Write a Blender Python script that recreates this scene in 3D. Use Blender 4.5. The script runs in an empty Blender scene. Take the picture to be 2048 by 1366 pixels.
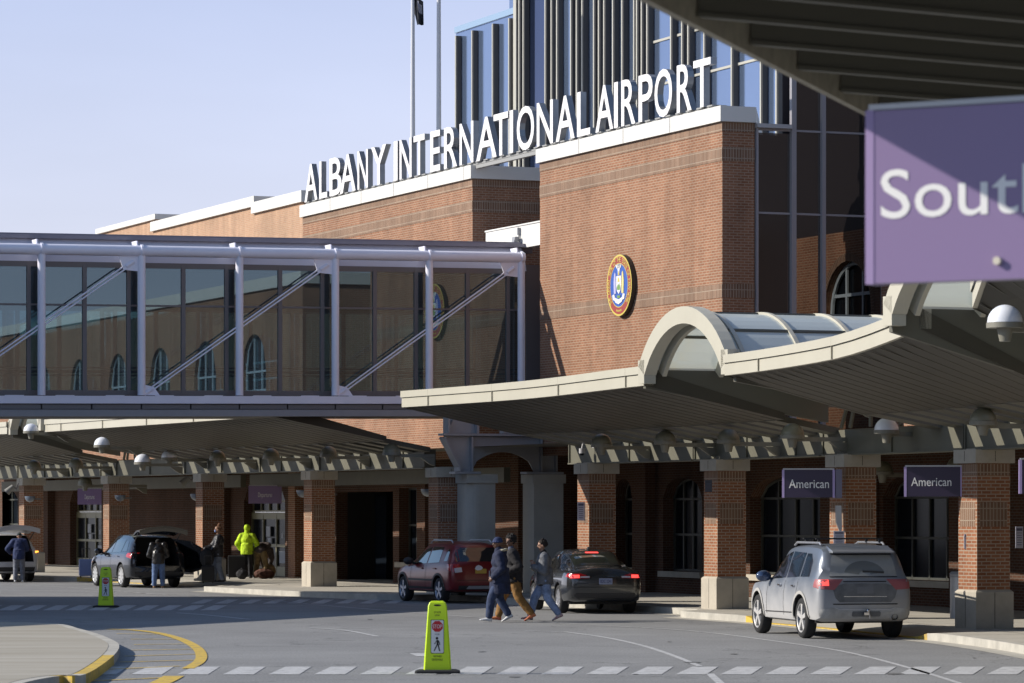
import bpy, bmesh, math, random
from math import radians as R, sin, cos, pi
from mathutils import Vector as V, Matrix
from mathutils.bvhtree import BVHTree
random.seed(7)
sc = bpy.context.scene
COL = sc.collection
# ---------------------------------------------------------------- camera, sky, sun
F = 7300.0; CX = 1024.0; HY = 1020.0; H = 2.42
cam_d = bpy.data.cameras.new("camera"); cam = bpy.data.objects.new("camera", cam_d); COL.objects.link(cam)
sc.camera = cam
cam.location = (0, 0, H); cam.rotation_euler = (R(90), 0, 0)
cam_d.sensor_width = 36; cam_d.lens = F / 2048 * 36
cam_d.shift_y = (HY - 683) / 2048
cam_d.clip_start = .5; cam_d.clip_end = 3000
cam_d.dof.use_dof = True; cam_d.dof.focus_distance = 84; cam_d.dof.aperture_fstop = 4.5
ELEV, AZ = 29.0, 179.5            # direction the sun stands in, degrees (AZ measured from +X, counter-clockwise)
w = bpy.data.worlds.new("World"); sc.world = w; w.use_nodes = True
nt = w.node_tree; bgn = nt.nodes["Background"]
sky = nt.nodes.new("ShaderNodeTexSky"); sky.sky_type = 'NISHITA'; sky.sun_disc = False
sky.sun_elevation = R(ELEV); sky.sun_rotation = R(90 - AZ); sky.altitude = 100; sky.air_density = 1.0; sky.dust_density = .6; sky.ozone_density = 3.0
tc0 = nt.nodes.new("ShaderNodeTexCoord"); sx = nt.nodes.new("ShaderNodeSeparateXYZ"); nt.links.new(tc0.outputs["Generated"], sx.inputs[0])
hz = nt.nodes.new("ShaderNodeValToRGB"); nt.links.new(sx.outputs[2], hz.inputs[0])     # pale winter haze low in the sky
e = hz.color_ramp.elements; e[0].position = 0.0; e[0].color = (1, 1, 1, 1); e[1].position = .21; e[1].color = (0, 0, 0, 1)
e2 = hz.color_ramp.elements.new(.15); e2.color = (.72, .72, .72, 1)
hc = nt.nodes.new("ShaderNodeValToRGB"); nt.links.new(sx.outputs[2], hc.inputs[0])
hc.color_ramp.elements[0].color = (6.4, 6.4, 7.05, 1); hc.color_ramp.elements[1].position = .14; hc.color_ramp.elements[1].color = (4.1, 4.4, 6.2, 1)
nzs = nt.nodes.new("ShaderNodeTexNoise"); nzs.inputs["Scale"].default_value = 3.2; nzs.inputs["Detail"].default_value = 5
mps = nt.nodes.new("ShaderNodeMapping"); mps.inputs[3].default_value = (1, 1, 4); nt.links.new(tc0.outputs["Generated"], mps.inputs[0]); nt.links.new(mps.outputs[0], nzs.inputs[0])
mrs = nt.nodes.new("ShaderNodeMapRange"); mrs.inputs[1].default_value = .35; mrs.inputs[2].default_value = .7; mrs.inputs[3].default_value = .92; mrs.inputs[4].default_value = 1.08; nt.links.new(nzs.outputs[0], mrs.inputs[0])
hm = nt.nodes.new("ShaderNodeVectorMath"); hm.operation = 'SCALE'; nt.links.new(hc.outputs[0], hm.inputs[0]); nt.links.new(mrs.outputs[0], hm.inputs[3])
tint = nt.nodes.new("ShaderNodeMix"); tint.data_type = 'RGBA'
nt.links.new(hz.outputs[0], tint.inputs[0]); nt.links.new(sky.outputs[0], tint.inputs[6]); nt.links.new(hm.outputs[0], tint.inputs[7])
nt.links.new(tint.outputs[2], bgn.inputs[0]); bgn.inputs[1].default_value = .125
sun_d = bpy.data.lights.new("sun", 'SUN'); sun = bpy.data.objects.new("sun", sun_d); COL.objects.link(sun)
sun_d.energy = 4.6; sun_d.angle = R(.53); sun_d.color = (1, .93, .83)
sv = V((cos(R(AZ)) * cos(R(ELEV)), sin(R(AZ)) * cos(R(ELEV)), sin(R(ELEV))))
sun.rotation_euler = sv.to_track_quat('Z', 'Y').to_euler(); sun.location = (-40, 20, 60)
sc.view_settings.view_transform = 'Standard'; sc.view_settings.look = 'None'
sc.view_settings.exposure = 0.25; sc.view_settings.gamma = 1
sc.cycles.max_bounces = 8; sc.cycles.transparent_max_bounces = 12; sc.cycles.caustics_reflective = False; sc.cycles.caustics_refractive = False
sc.cycles.use_denoising = True

# ---------------------------------------------------------------- geometry of the place
A = V((.378, -.926, 0)).normalized()      # along the terminal front, towards the camera side
B = V((A.y * -1, A.x, 0))                  # into the building
O = V((.767, 100, 0))
UP = V((0, 0, 1))
def fac(u, v, z=0): return O + A * u + B * v + UP * z
def ray_u(px, v):
    r = (px - CX) / F
    return (r * (O.y + B.y * v) - O.x - B.x * v) / (A.x - r * A.y)
def ray_v(px, u):
    r = (px - CX) / F
    return (r * (O.y + A.y * u) - O.x - A.x * u) / (B.x - r * B.y)
def at(px, py, d): return V(((px - CX) / F * d, d, H + (HY - py) / F * d))
def gnd(px, py, z=0):
    d = F * (H - z) / (py - HY); return V(((px - CX) / F * d, d, z))
def zat(py, d): return H + (HY - py) / F * d
def dof_uv(u, v): return (O + A * u + B * v).y
def lerp_tab(t, x):
    if x <= t[0][0]: a, b = t[0], t[1]
    elif x >= t[-1][0]: a, b = t[-2], t[-1]
    else:
        for a, b in zip(t, t[1:]):
            if a[0] <= x <= b[0]: break
    return a[1] + (b[1] - a[1]) * (x - a[0]) / (b[0] - a[0])
def smooth_tab(t, x):
    xs = [p[0] for p in t]; n = len(t)
    if x <= xs[0]: return t[0][1]
    if x >= xs[-1]: return t[-1][1]
    i = max(k for k in range(n - 1) if xs[k] <= x)
    h = xs[i + 1] - xs[i]; s = (x - xs[i]) / h
    def sl(k): return (t[k + 1][1] - t[k][1]) / (xs[k + 1] - xs[k])
    def m(k):
        if k == 0: return sl(0)
        if k == n - 1: return sl(n - 2)
        a, b = sl(k - 1), sl(k)
        return 0 if a * b <= 0 else 2 * a * b / (a + b)
    a, b = t[i][1], t[i + 1][1]; m0, m1 = m(i) * h, m(i + 1) * h
    return (2*s**3-3*s*s+1)*a + (s**3-2*s*s+s)*m0 + (-2*s**3+3*s*s)*b + (s**3-s*s)*m1

# ---------------------------------------------------------------- materials
MATS = {}
def lin(c):
    return tuple(((x/255)/12.92 if x/255 <= .04045 else ((x/255+.055)/1.055)**2.4) for x in c)
def mat(name, col, rough=.6, metal=0, noise=0, nscale=3.0, spec=.5, emit=None, estr=0, coat=0, bump=0, nstretch=(1,1,1), col2=None):
    if name in MATS: return MATS[name]
    m = bpy.data.materials.new(name); m.use_nodes = True; n = m.node_tree.nodes; l = m.node_tree.links
    p = n["Principled BSDF"]; MATS[name] = m
    p.inputs["Base Color"].default_value = (*col, 1); p.inputs["Roughness"].default_value = rough
    p.inputs["Metallic"].default_value = metal; p.inputs["Specular IOR Level"].default_value = spec
    if coat: p.inputs["Coat Weight"].default_value = coat; p.inputs["Coat Roughness"].default_value = .04
    if emit: p.inputs["Emission Color"].default_value = (*emit, 1); p.inputs["Emission Strength"].default_value = estr
    if noise or col2 or bump:
        tc = n.new("ShaderNodeTexCoord"); mp = n.new("ShaderNodeMapping"); mp.inputs[3].default_value = nstretch
        l.new(tc.outputs["Object"], mp.inputs[0])
        nz = n.new("ShaderNodeTexNoise"); nz.inputs["Scale"].default_value = nscale; nz.inputs["Detail"].default_value = 6; nz.inputs["Roughness"].default_value = .65
        l.new(mp.outputs[0], nz.inputs[0])
        rp = n.new("ShaderNodeValToRGB"); rp.color_ramp.elements[0].position = .3; rp.color_ramp.elements[1].position = .7
        c2 = col2 or tuple(min(1, c * (1 + noise)) for c in col); c1 = col if col2 else tuple(c * (1 - noise) for c in col)
        rp.color_ramp.elements[0].color = (*c1, 1); rp.color_ramp.elements[1].color = (*c2, 1)
        l.new(nz.outputs[0], rp.inputs[0]); l.new(rp.outputs[0], p.inputs["Base Color"])
        if bump:
            bp = n.new("ShaderNodeBump"); bp.inputs["Strength"].default_value = bump; bp.inputs["Distance"].default_value = .02
            l.new(nz.outputs[0], bp.inputs["Height"]); l.new(bp.outputs[0], p.inputs["Normal"])
    return m
def brick_mat(name, c1, c2, mortar, bw=.203, bh=.0677, ms=.010, offset=.5, big=.25):
    m = bpy.data.materials.new(name); m.use_nodes = True; n = m.node_tree.nodes; l = m.node_tree.links; MATS[name] = m
    p = n["Principled BSDF"]; p.inputs["Roughness"].default_value = .9; p.inputs["Specular IOR Level"].default_value = .25
    uv = n.new("ShaderNodeTexCoord"); b = n.new("ShaderNodeTexBrick"); l.new(uv.outputs["UV"], b.inputs["Vector"])
    b.offset = offset; b.inputs["Scale"].default_value = 1; b.inputs["Brick Width"].default_value = bw; b.inputs["Row Height"].default_value = bh
    b.inputs["Mortar Size"].default_value = ms; b.inputs["Mortar Smooth"].default_value = .1; b.inputs["Bias"].default_value = -.1
    b.inputs["Color1"].default_value = (*c1, 1); b.inputs["Color2"].default_value = (*c2, 1); b.inputs["Mortar"].default_value = (*mortar, 1)
    nz = n.new("ShaderNodeTexNoise"); nz.inputs["Scale"].default_value = .45; nz.inputs["Detail"].default_value = 8; nz.inputs["Roughness"].default_value = .7
    l.new(uv.outputs["UV"], nz.inputs[0])
    rp = n.new("ShaderNodeValToRGB"); rp.color_ramp.elements[0].position = .3; rp.color_ramp.elements[1].position = .72
    rp.color_ramp.elements[0].color = (1 - big, 1 - big, 1 - big, 1); rp.color_ramp.elements[1].color = (1.12, 1.1, 1.08, 1)
    l.new(nz.outputs[0], rp.inputs[0])
    mx = n.new("ShaderNodeMix"); mx.data_type = 'RGBA'; mx.blend_type = 'MULTIPLY'; mx.inputs[0].default_value = 1
    mp2 = n.new("ShaderNodeMapping"); mp2.inputs[3].default_value = (2.2, .16, 1); l.new(uv.outputs["UV"], mp2.inputs[0])
    nz2 = n.new("ShaderNodeTexNoise"); nz2.inputs["Scale"].default_value = 1; nz2.inputs["Detail"].default_value = 5; l.new(mp2.outputs[0], nz2.inputs[0])
    mr2 = n.new("ShaderNodeMapRange"); mr2.inputs[1].default_value = .35; mr2.inputs[2].default_value = .68; mr2.inputs[3].default_value = .86; mr2.inputs[4].default_value = 1.06; l.new(nz2.outputs[0], mr2.inputs[0])
    sc2 = n.new("ShaderNodeVectorMath"); sc2.operation = 'SCALE'; l.new(b.outputs["Color"], sc2.inputs[0]); l.new(mr2.outputs[0], sc2.inputs[3])
    l.new(sc2.outputs[0], mx.inputs[6]); l.new(rp.outputs[0], mx.inputs[7]); l.new(mx.outputs[2], p.inputs["Base Color"])
    bp = n.new("ShaderNodeBump"); bp.inputs["Strength"].default_value = .5; bp.inputs["Distance"].default_value = .008; bp.invert = True
    l.new(b.outputs["Fac"], bp.inputs["Height"]); l.new(bp.outputs[0], p.inputs["Normal"])
    return m
def glass_mat(name, tintc, gloss=.35, rough=.02, glosscol=(.9,.95,1), film=0):
    m = bpy.data.materials.new(name); m.use_nodes = True; n = m.node_tree.nodes; l = m.node_tree.links; MATS[name] = m
    n.remove(n["Principled BSDF"]); out = n["Material Output"]
    t = n.new("ShaderNodeBsdfTransparent"); t.inputs[0].default_value = (*tintc, 1)
    g = n.new("ShaderNodeBsdfGlossy"); g.inputs["Roughness"].default_value = rough; g.inputs[0].default_value = (*glosscol, 1)
    mx = n.new("ShaderNodeMixShader"); fr = n.new("ShaderNodeLayerWeight"); fr.inputs[0].default_value = .35
    ma = n.new("ShaderNodeMath"); ma.operation = 'ADD'; ma.inputs[1].default_value = gloss; ma.use_clamp = True
    l.new(fr.outputs["Fresnel"], ma.inputs[0]); l.new(ma.outputs[0], mx.inputs[0])
    l.new(t.outputs[0], mx.inputs[1]); l.new(g.outputs[0], mx.inputs[2]); l.new(mx.outputs[0], out.inputs[0])
    if film:
        d_ = n.new("ShaderNodeBsdfDiffuse"); d_.inputs[0].default_value = (.42,.45,.44,1); m2 = n.new("ShaderNodeMixShader"); m2.inputs[0].default_value = film
        l.new(mx.outputs[0], m2.inputs[1]); l.new(d_.outputs[0], m2.inputs[2]); l.new(m2.outputs[0], out.inputs[0])
    return m

# ---------------------------------------------------------------- mesh builder
class MB:
    def __init__(s): s.v = []; s.f = []; s.uv = []; s.fm = []; s.m = 0
    def face(s, pts, uv=None):
        i = len(s.v); s.v += [tuple(p) for p in pts]; s.f.append(tuple(range(i, i + len(pts)))); s.uv.append(uv); s.fm.append(s.m)
        return s
    def quad(s, a, b, c, d, u0=0, v0=None):      # a,b bottom; c,d top ; uv in metres
        a, b, c, d = map(V, (a, b, c, d)); L = (b - a).length; v0 = a.z if v0 is None else v0
        hgt = (d - a).length
        s.face((a, b, c, d), [(u0, a.z), (u0 + L, b.z), (u0 + L, c.z), (u0, d.z)] if abs(d.z - a.z) > 1e-6 else [(u0, 0), (u0 + L, 0), (u0 + L, hgt), (u0, hgt)])
        return s
    def wall(s, p, q, z0, z1, z0b=None, z1b=None, u0=0):
        p = V(p); q = V(q); z0b = z0 if z0b is None else z0b; z1b = z1 if z1b is None else z1b
        return s.quad((p.x, p.y, z0), (q.x, q.y, z0b), (q.x, q.y, z1b), (p.x, p.y, z1), u0)
    def box(s, o, ax, ay, az):                   # corner + three edge vectors
        o, ax, ay, az = map(V, (o, ax, ay, az))
        if ax.cross(ay).dot(az) < 0: o = o + ax; ax = -ax
        c = [o, o + ax, o + ax + ay, o + ay, o + az, o + ax + az, o + ax + ay + az, o + ay + az]
        lx, ly, lz = ax.length, ay.length, az.length
        z0 = o.z
        for idx, (uu, vv) in (((0,1,5,4),(lx,lz)), ((1,2,6,5),(ly,lz)), ((2,3,7,6),(lx,lz)), ((3,0,4,7),(ly,lz)), ((4,5,6,7),(lx,ly)), ((3,2,1,0),(lx,ly))):
            s.face([c[k] for k in idx], [(0, z0), (uu, z0), (uu, z0 + vv), (0, z0 + vv)])
        return s
    def cbox(s, c, x, y, z, X=V((1,0,0)), Y=V((0,1,0)), Z=V((0,0,1))):   # centre + sizes
        c = V(c); return s.box(c - X*x/2 - Y*y/2 - Z*z/2, X*x, Y*y, Z*z)
    def tube(s, p, q, r, r2=None, n=12, caps=True):
        p = V(p); q = V(q); r2 = r if r2 is None else r2; d = (q - p).normalized()
        a = d.cross(UP if abs(d.z) < .9 else V((1, 0, 0))).normalized(); b = d.cross(a)
        P = [p + (a*cos(2*pi*k/n) + b*sin(2*pi*k/n))*r for k in range(n)]; Q = [q + (a*cos(2*pi*k/n) + b*sin(2*pi*k/n))*r2 for k in range(n)]
        i = len(s.v); s.v += [tuple(x) for x in P + Q]
        for k in range(n):
            j = (k+1) % n; s.f.append((i+k, i+n+k, i+n+j, i+j)); s.uv.append(None); s.fm.append(s.m)
        if caps:
            s.f.append(tuple(i+k for k in range(n))); s.f.append(tuple(i+n+k for k in reversed(range(n)))); s.uv += [None]*2; s.fm += [s.m]*2
        return s
    def path(s, pts, r, n=8):
        for a, b in zip(pts, pts[1:]): s.tube(a, b, r, n=n)
        for a in pts[1:-1]: s.ball(a, r, 6, 8)
        return s
    def loft(s, rings, closed=True, caps=True):
        i = len(s.v); n = len(rings[0])
        for r in rings: s.v += [tuple(x) for x in r]
        for k in range(len(rings)-1):
            for j in range(n if closed else n-1):
                jj = (j+1) % n; s.f.append((i+k*n+j, i+k*n+jj, i+(k+1)*n+jj, i+(k+1)*n+j)); s.uv.append(None); s.fm.append(s.m)
        if caps and closed:
            s.f.append(tuple(i+j for j in reversed(range(n)))); s.f.append(tuple(i+(len(rings)-1)*n+j for j in range(n))); s.uv += [None]*2; s.fm += [s.m]*2
        return s
    def ball(s, c, r, nu=10, nv=14, sc3=(1,1,1), rot=None, half=False):
        c = V(c); rings = []
        t0, t1 = (0.0 if half else -pi/2), pi/2
        for i in range(nu+1):
            t = t0 + (t1-t0)*i/nu; t = max(min(t, pi/2-1e-3), -pi/2+1e-3)
            ring = []
            for j in range(nv):
                a = 2*pi*j/nv; p = V((cos(t)*cos(a)*sc3[0], cos(t)*sin(a)*sc3[1], sin(t)*sc3[2]))*r
                if rot: p = rot @ p
                ring.append(c+p)
            rings.append(ring)
        return s.loft(rings)
    def poly_prism(s, pts, ext):                 # planar polygon extruded by vector
        ext = V(ext); pts = [V(p) for p in pts]; n = len(pts)
        nrm = V((0,0,0))
        for i in range(n): nrm += pts[i].cross(pts[(i+1) % n])
        if nrm.dot(ext) > 0: pts.reverse()
        s.face(pts); s.face([p + ext for p in reversed(pts)])
        for i in range(n):
            j = (i+1) % n; s.face((pts[j], pts[i], pts[i]+ext, pts[j]+ext))
        return s
    def merge_mesh(s, me, M):
        i = len(s.v); s.v += [tuple(M @ x.co) for x in me.vertices]
        for p in me.polygons: s.f.append(tuple(i + k for k in p.vertices)); s.uv.append(None); s.fm.append(s.m)
        return s
    def mesh(s, name):
        me = bpy.data.meshes.new(name); me.from_pydata(s.v, [], s.f)
        if any(s.uv):
            ul = me.uv_layers.new(name="UVMap"); k = 0
            for f, uv in zip(s.f, s.uv):
                for j in range(len(f)):
                    ul.data[k].uv = uv[j] if uv else (0, 0); k += 1
        me.update(); return me
    def build(s, name, mats, parent=None, smooth=False, loc=None, merge=False):
        me = s.mesh(name); ms = mats if isinstance(mats, (list, tuple)) else [mats]
        for m in ms: me.materials.append(m)
        if len(ms) > 1:
            for p, k in zip(me.polygons, s.fm): p.material_index = k
        if merge or smooth:
            bm = bmesh.new(); bm.from_mesh(me); bmesh.ops.remove_doubles(bm, verts=bm.verts, dist=1e-4); bm.to_mesh(me); bm.free()
        if smooth:
            for p in me.polygons: p.use_smooth = True
            if smooth is not True: me.set_sharp_from_angle(angle=R(smooth))
            else: me.set_sharp_from_angle(angle=R(40))
        o = bpy.data.objects.new(name, me); COL.objects.link(o)
        if parent: adopt(o, parent)
        return o
def adopt(o, parent):
    o.parent = parent; o.matrix_parent_inverse = Matrix.Identity(4)
    # geometry given in world space is re-expressed in the parent's space
    if o.type == 'MESH' and not o.get('_local'):
        M = root_matrix(parent).inverted(); o.data.transform(M)
def root_matrix(p):
    M = p.matrix_basis.copy()
    while p.parent: p = p.parent; M = p.matrix_basis @ M
    return M
def thing(name, label, cat, loc=(0,0,0), rz=0, group=None):
    o = bpy.data.objects.new(name, None); COL.objects.link(o); o.location = loc; o.rotation_euler = (0, 0, rz)
    o.empty_display_size = .2; o['label'] = label; o['category'] = cat
    if group: o['group'] = group
    return o
def tag(o, label, cat, group=None):
    o['label'] = label; o['category'] = cat
    if group: o['group'] = group
    return o
def struct(o): o['kind'] = 'structure'; return o
def dup(root, loc, rz=None, label=None, scale=None):
    r = root.copy(); COL.objects.link(r); r.location = loc
    if rz is not None: r.rotation_euler = (0, 0, rz)
    if scale: r.scale = (scale,)*3
    if label: r['label'] = label
    for ch in list(root.children):
        c = ch.copy(); COL.objects.link(c); c.parent = r
        for g in list(ch.children):
            d = g.copy(); COL.objects.link(d); d.parent = c
    return r
_tc = {}
def text_me(body, spacing=1.0, bold=.003):
    """mesh data of a text at cap height 1, baseline 0, starting at x=0; returns (mesh, width)"""
    k = (body, spacing, bold)
    if k in _tc: return _tc[k]
    cu = bpy.data.curves.new("t", 'FONT'); cu.body = body; cu.size = 1; cu.space_character = spacing; cu.resolution_u = 4; cu.offset = bold
    o = bpy.data.objects.new("t", cu); COL.objects.link(o)
    dg = bpy.context.evaluated_depsgraph_get(); dg.update(); me = bpy.data.meshes.new_from_object(o.evaluated_get(dg))
    bpy.data.objects.remove(o); bpy.data.curves.remove(cu)
    if body != 'H' and body != ' ':
        caph = text_me('H')[2]
    else: caph = max(v.co.y for v in me.vertices)
    x0 = min(v.co.x for v in me.vertices); me.transform(Matrix.Translation((-x0, 0, 0))); me.transform(Matrix.Scale(1/caph, 4))
    wdt = max(v.co.x for v in me.vertices)
    _tc[k] = (me, wdt, caph); return _tc[k]
def text_into(mb, body, origin, xdir, updir, height, width=None, center=False, spacing=1.0, nrm=None, off=0):
    me, wd, _ = text_me(body, spacing); xdir = V(xdir).normalized(); updir = V(updir).normalized()
    sx = (width / wd) if width else height
    o = V(origin)
    if center: o = o - xdir * (wd * sx / 2)
    z = xdir.cross(updir)
    M = Matrix.Translation(o + z*off) @ Matrix(((xdir.x, updir.x, z.x, 0), (xdir.y, updir.y, z.y, 0), (xdir.z, updir.z, z.z, 0), (0,0,0,1))) @ Matrix.Diagonal((sx, height, 1, 1))
    mb.merge_mesh(me, M); return mb
def extruded_text(body, origin, xdir, updir, height, width, depth):
    """closed letter solid: front at origin plane, going back by depth"""
    me, wd, _ = text_me(body, 1.0, .008); bm = bmesh.new(); bm.from_mesh(me)
    bmesh.ops.remove_doubles(bm, verts=bm.verts, dist=1e-5)
    for f in bm.faces: f.normal_update()
    r = bmesh.ops.extrude_face_region(bm, geom=bm.faces[:]); vs = [g for g in r['geom'] if isinstance(g, bmesh.types.BMVert)]
    bmesh.ops.translate(bm, verts=vs, vec=(0, 0, -1)); bm.normal_update()
    for f in bm.faces: f.material_index = 0 if abs(f.normal.z) > .9 else 1
    for f in bm.faces: f.smooth = False
    tmp = bpy.data.meshes.new("l"); bm.to_mesh(tmp); bm.free()
    xdir = V(xdir); updir = V(updir); z = xdir.cross(updir)
    sx = width / wd
    M = Matrix.Translation(V(origin)) @ Matrix(((xdir.x, updir.x, z.x, 0), (xdir.y, updir.y, z.y, 0), (xdir.z, updir.z, z.z, 0), (0,0,0,1))) @ Matrix.Diagonal((sx, height, depth, 1))
    tmp.transform(M); return tmp

BR_C1, BR_C2, BR_M = (.265,.122,.070), (.345,.170,.100), (.385,.285,.205)
M_brick = brick_mat("red_brick", BR_C1, BR_C2, BR_M)
M_brick_low = brick_mat("dark_red_brick", (.28,.11,.055), (.38,.165,.085), (.42,.34,.26))
M_brick_wall = brick_mat("shaded_wall_brick", (.085,.035,.019), (.12,.052,.028), (.13,.105,.085))  # wall brick darkened in its colour for the shade under the canopies
M_soldier = brick_mat("soldier_course_brick", (.20,.115,.075), (.27,.165,.11), (.38,.30,.23), bw=.075, bh=.23, ms=.011, offset=0)
M_tan_brick = brick_mat("tan_brick", (.46,.27,.17), (.52,.32,.20), (.5,.38,.28))
M_coping = mat("coping_metal", (.68,.67,.63), .5, noise=.04, nscale=.7)
M_cream = mat("cream_metal_fascia", (.49,.465,.38), .45, noise=.05, nscale=.8)
M_soffit = mat("bronze_soffit", (.058,.052,.038), .55, noise=.15, nscale=.6)
M_beam = mat("olive_steel_beam", (.125,.12,.088), .55, noise=.12, nscale=1.2)
M_stone = mat("cast_stone", (.44,.40,.33), .85, noise=.12, nscale=2.5, bump=.2)
M_conc = mat("pier_concrete", (.40,.385,.345), .85, noise=.10, nscale=1.5)
M_steel = mat("painted_grey_steel", (.27,.275,.29), .45, noise=.05)
M_truss = mat("white_truss_paint", (.78,.78,.87), .4, noise=.05, nscale=.7)
M_mull = mat("bronze_mullion", (.15,.135,.135), .45)
M_alu = mat("aluminium_mullion", (.42,.42,.43), .4, metal=.3)
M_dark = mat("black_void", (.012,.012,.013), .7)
M_rubber = mat("tyre_rubber", (.018,.018,.019), .85)
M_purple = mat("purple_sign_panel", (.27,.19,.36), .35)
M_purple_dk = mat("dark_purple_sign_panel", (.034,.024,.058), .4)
M_white = mat("white_lettering", (.80,.80,.80), .4)
M_dome = mat("frosted_dome", (.78,.80,.84), .3, coat=.3)
M_dome_shaded = mat("shaded_dome", (.20,.19,.13), .4)  # dome colour darkened to stand for shade on the lamps under the canopies
M_dome_base = mat("lamp_housing", (.22,.21,.17), .5)
# ================================================================= ground
def vtab(t): return lambda u: smooth_tab(t, u)
CURB = [(-90,-10.5),(-45,-7.2),(-28.2,-6.2),(-26.8,-4.8),(-13,-4.5),(-11.6,-6.0),(0,-4.75),(1.3,-3.2),(9,-2.95),(16.6,-2.95),(17.8,-4.0),(21.5,-4.15),(33,-5.85),(38.8,-7.4),(50,-11.8),(70,-24)]
curb_v = vtab(CURB)
VC = [(-60,-6.2),(-45,-4.9),(-20.9,-3.4),(-12,-2.9),(0,-2.35),(8,-2.35),(15.3,-2.3),(24,-2.95),(29.9,-3.5),(40,-5.6),(50,-9.0),(60,-13.5)]
vc = vtab(VC)
VF = [(-60,-10.6),(-45,-9.2),(-23.1,-7.8),(-3.2,-7.3),(8,-7.03),(16,-7.2),(24.1,-7.75),(28.2,-7.9),(34,-8.7),(40,-10.0),(44,-11.3),(52,-14.5),(60,-18)]
vf = vtab(VF)
def asphalt():
    m = bpy.data.materials.new("asphalt"); m.use_nodes = True; n = m.node_tree.nodes; l = m.node_tree.links; MATS["asphalt"] = m
    p = n["Principled BSDF"]; p.inputs["Roughness"].default_value = .85; p.inputs["Specular IOR Level"].default_value = .3
    tc = n.new("ShaderNodeTexCoord")
    n1 = n.new("ShaderNodeTexNoise"); n1.inputs["Scale"].default_value = .22; n1.inputs["Detail"].default_value = 9; n1.inputs["Roughness"].default_value = .7
    n2 = n.new("ShaderNodeTexNoise"); n2.inputs["Scale"].default_value = 26; n2.inputs["Detail"].default_value = 3
    l.new(tc.outputs["Object"], n1.inputs[0]); l.new(tc.outputs["Object"], n2.inputs[0])
    r1 = n.new("ShaderNodeValToRGB"); r1.color_ramp.elements[0].position = .3; r1.color_ramp.elements[1].position = .7
    r1.color_ramp.elements[0].color = (.20,.20,.20,1); r1.color_ramp.elements[1].color = (.285,.285,.282,1)
    l.new(n1.outputs[0], r1.inputs[0])
    r2 = n.new("ShaderNodeValToRGB"); r2.color_ramp.elements[0].color = (.72,.72,.72,1); r2.color_ramp.elements[1].color = (1.25,1.25,1.25,1); r2.color_ramp.elements[0].position = .3; r2.color_ramp.elements[1].position = .7
    l.new(n2.outputs[0], r2.inputs[0])
    vo = n.new("ShaderNodeTexVoronoi"); vo.feature = 'DISTANCE_TO_EDGE'; vo.inputs["Scale"].default_value = .16
    wn = n.new("ShaderNodeMixRGB"); wn.inputs[0].default_value = .25
    n3 = n.new("ShaderNodeTexNoise"); n3.inputs["Scale"].default_value = .8; n3.inputs["Detail"].default_value = 5
    l.new(tc.outputs["Object"], n3.inputs[0]); 
    ad = n.new("ShaderNodeVectorMath"); ad.operation = 'MULTIPLY_ADD'; ad.inputs[1].default_value = (3,3,3); l.new(n3.outputs["Color"], ad.inputs[0]); l.new(tc.outputs["Object"], ad.inputs[2])
    l.new(ad.outputs[0], vo.inputs["Vector"])
    ck = n.new("ShaderNodeMath"); ck.operation = 'LESS_THAN'; ck.inputs[1].default_value = .006; l.new(vo.outputs["Distance"], ck.inputs[0])
    mx = n.new("ShaderNodeMix"); mx.data_type = 'RGBA'; mx.blend_type = 'MULTIPLY'; mx.inputs[0].default_value = 1
    l.new(r1.outputs[0], mx.inputs[6]); l.new(r2.outputs[0], mx.inputs[7])
    m2 = n.new("ShaderNodeMix"); m2.data_type = 'RGBA'; m2.inputs[7].default_value = (.06,.06,.06,1); l.new(mx.outputs[2], m2.inputs[6])
    mm = n.new("ShaderNodeMath"); mm.operation = 'MULTIPLY'; mm.inputs[1].default_value = .35; l.new(ck.outputs[0], mm.inputs[0]); l.new(mm.outputs[0], m2.inputs[0])
    l.new(m2.outputs[2], p.inputs["Base Color"])
    bp = n.new("ShaderNodeBump"); bp.inputs["Strength"].default_value = .5; bp.inputs["Distance"].default_value = .01; l.new(n2.outputs[0], bp.inputs["Height"]); l.new(bp.outputs[0], p.inputs["Normal"])
    nt_worn("worn_white_paint", (.50,.50,.50), m); nt_worn("worn_yellow_paint", (.62,.42,.06), m)
    return m
def nt_worn(name, col, base):
    m = bpy.data.materials.new(name); m.use_nodes = True; n = m.node_tree.nodes; l = m.node_tree.links; MATS[name] = m
    p = n["Principled BSDF"]; p.inputs["Roughness"].default_value = .8
    tc = n.new("ShaderNodeTexCoord"); nz = n.new("ShaderNodeTexNoise"); nz.inputs["Scale"].default_value = 5; nz.inputs["Detail"].default_value = 8; nz.inputs["Roughness"].default_value = .75
    l.new(tc.outputs["Object"], nz.inputs[0]); rp = n.new("ShaderNodeValToRGB"); rp.color_ramp.elements[0].position = .38; rp.color_ramp.elements[1].position = .52
    rp.color_ramp.elements[0].color = (col[0]*.45+.08, col[1]*.45+.08, col[2]*.45+.08, 1); rp.color_ramp.elements[1].color = (*col, 1)
    l.new(nz.outputs[0], rp.inputs[0]); l.new(rp.outputs[0], p.inputs["Base Color"])
M_asph = asphalt(); M_wp = MATS["worn_white_paint"]; M_yp = MATS["worn_yellow_paint"]
M_walk = mat("sidewalk_concrete", (.44,.41,.35), .9, noise=.14, nscale=.9, bump=.15)
M_kerb = mat("kerb_concrete", (.43,.41,.36), .9, noise=.2, nscale=2.2, bump=.2)
M_island = mat("island_concrete", (.30,.27,.21), .9, col2=(.42,.39,.33), nscale=.8, nstretch=(.25,1.4,1), bump=.1)
g = MB(); g.face([(-1500,-200,0),(1500,-200,0),(1500,2500,0),(-1500,2500,0)]); struct(g.build("road", M_asph))
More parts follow.
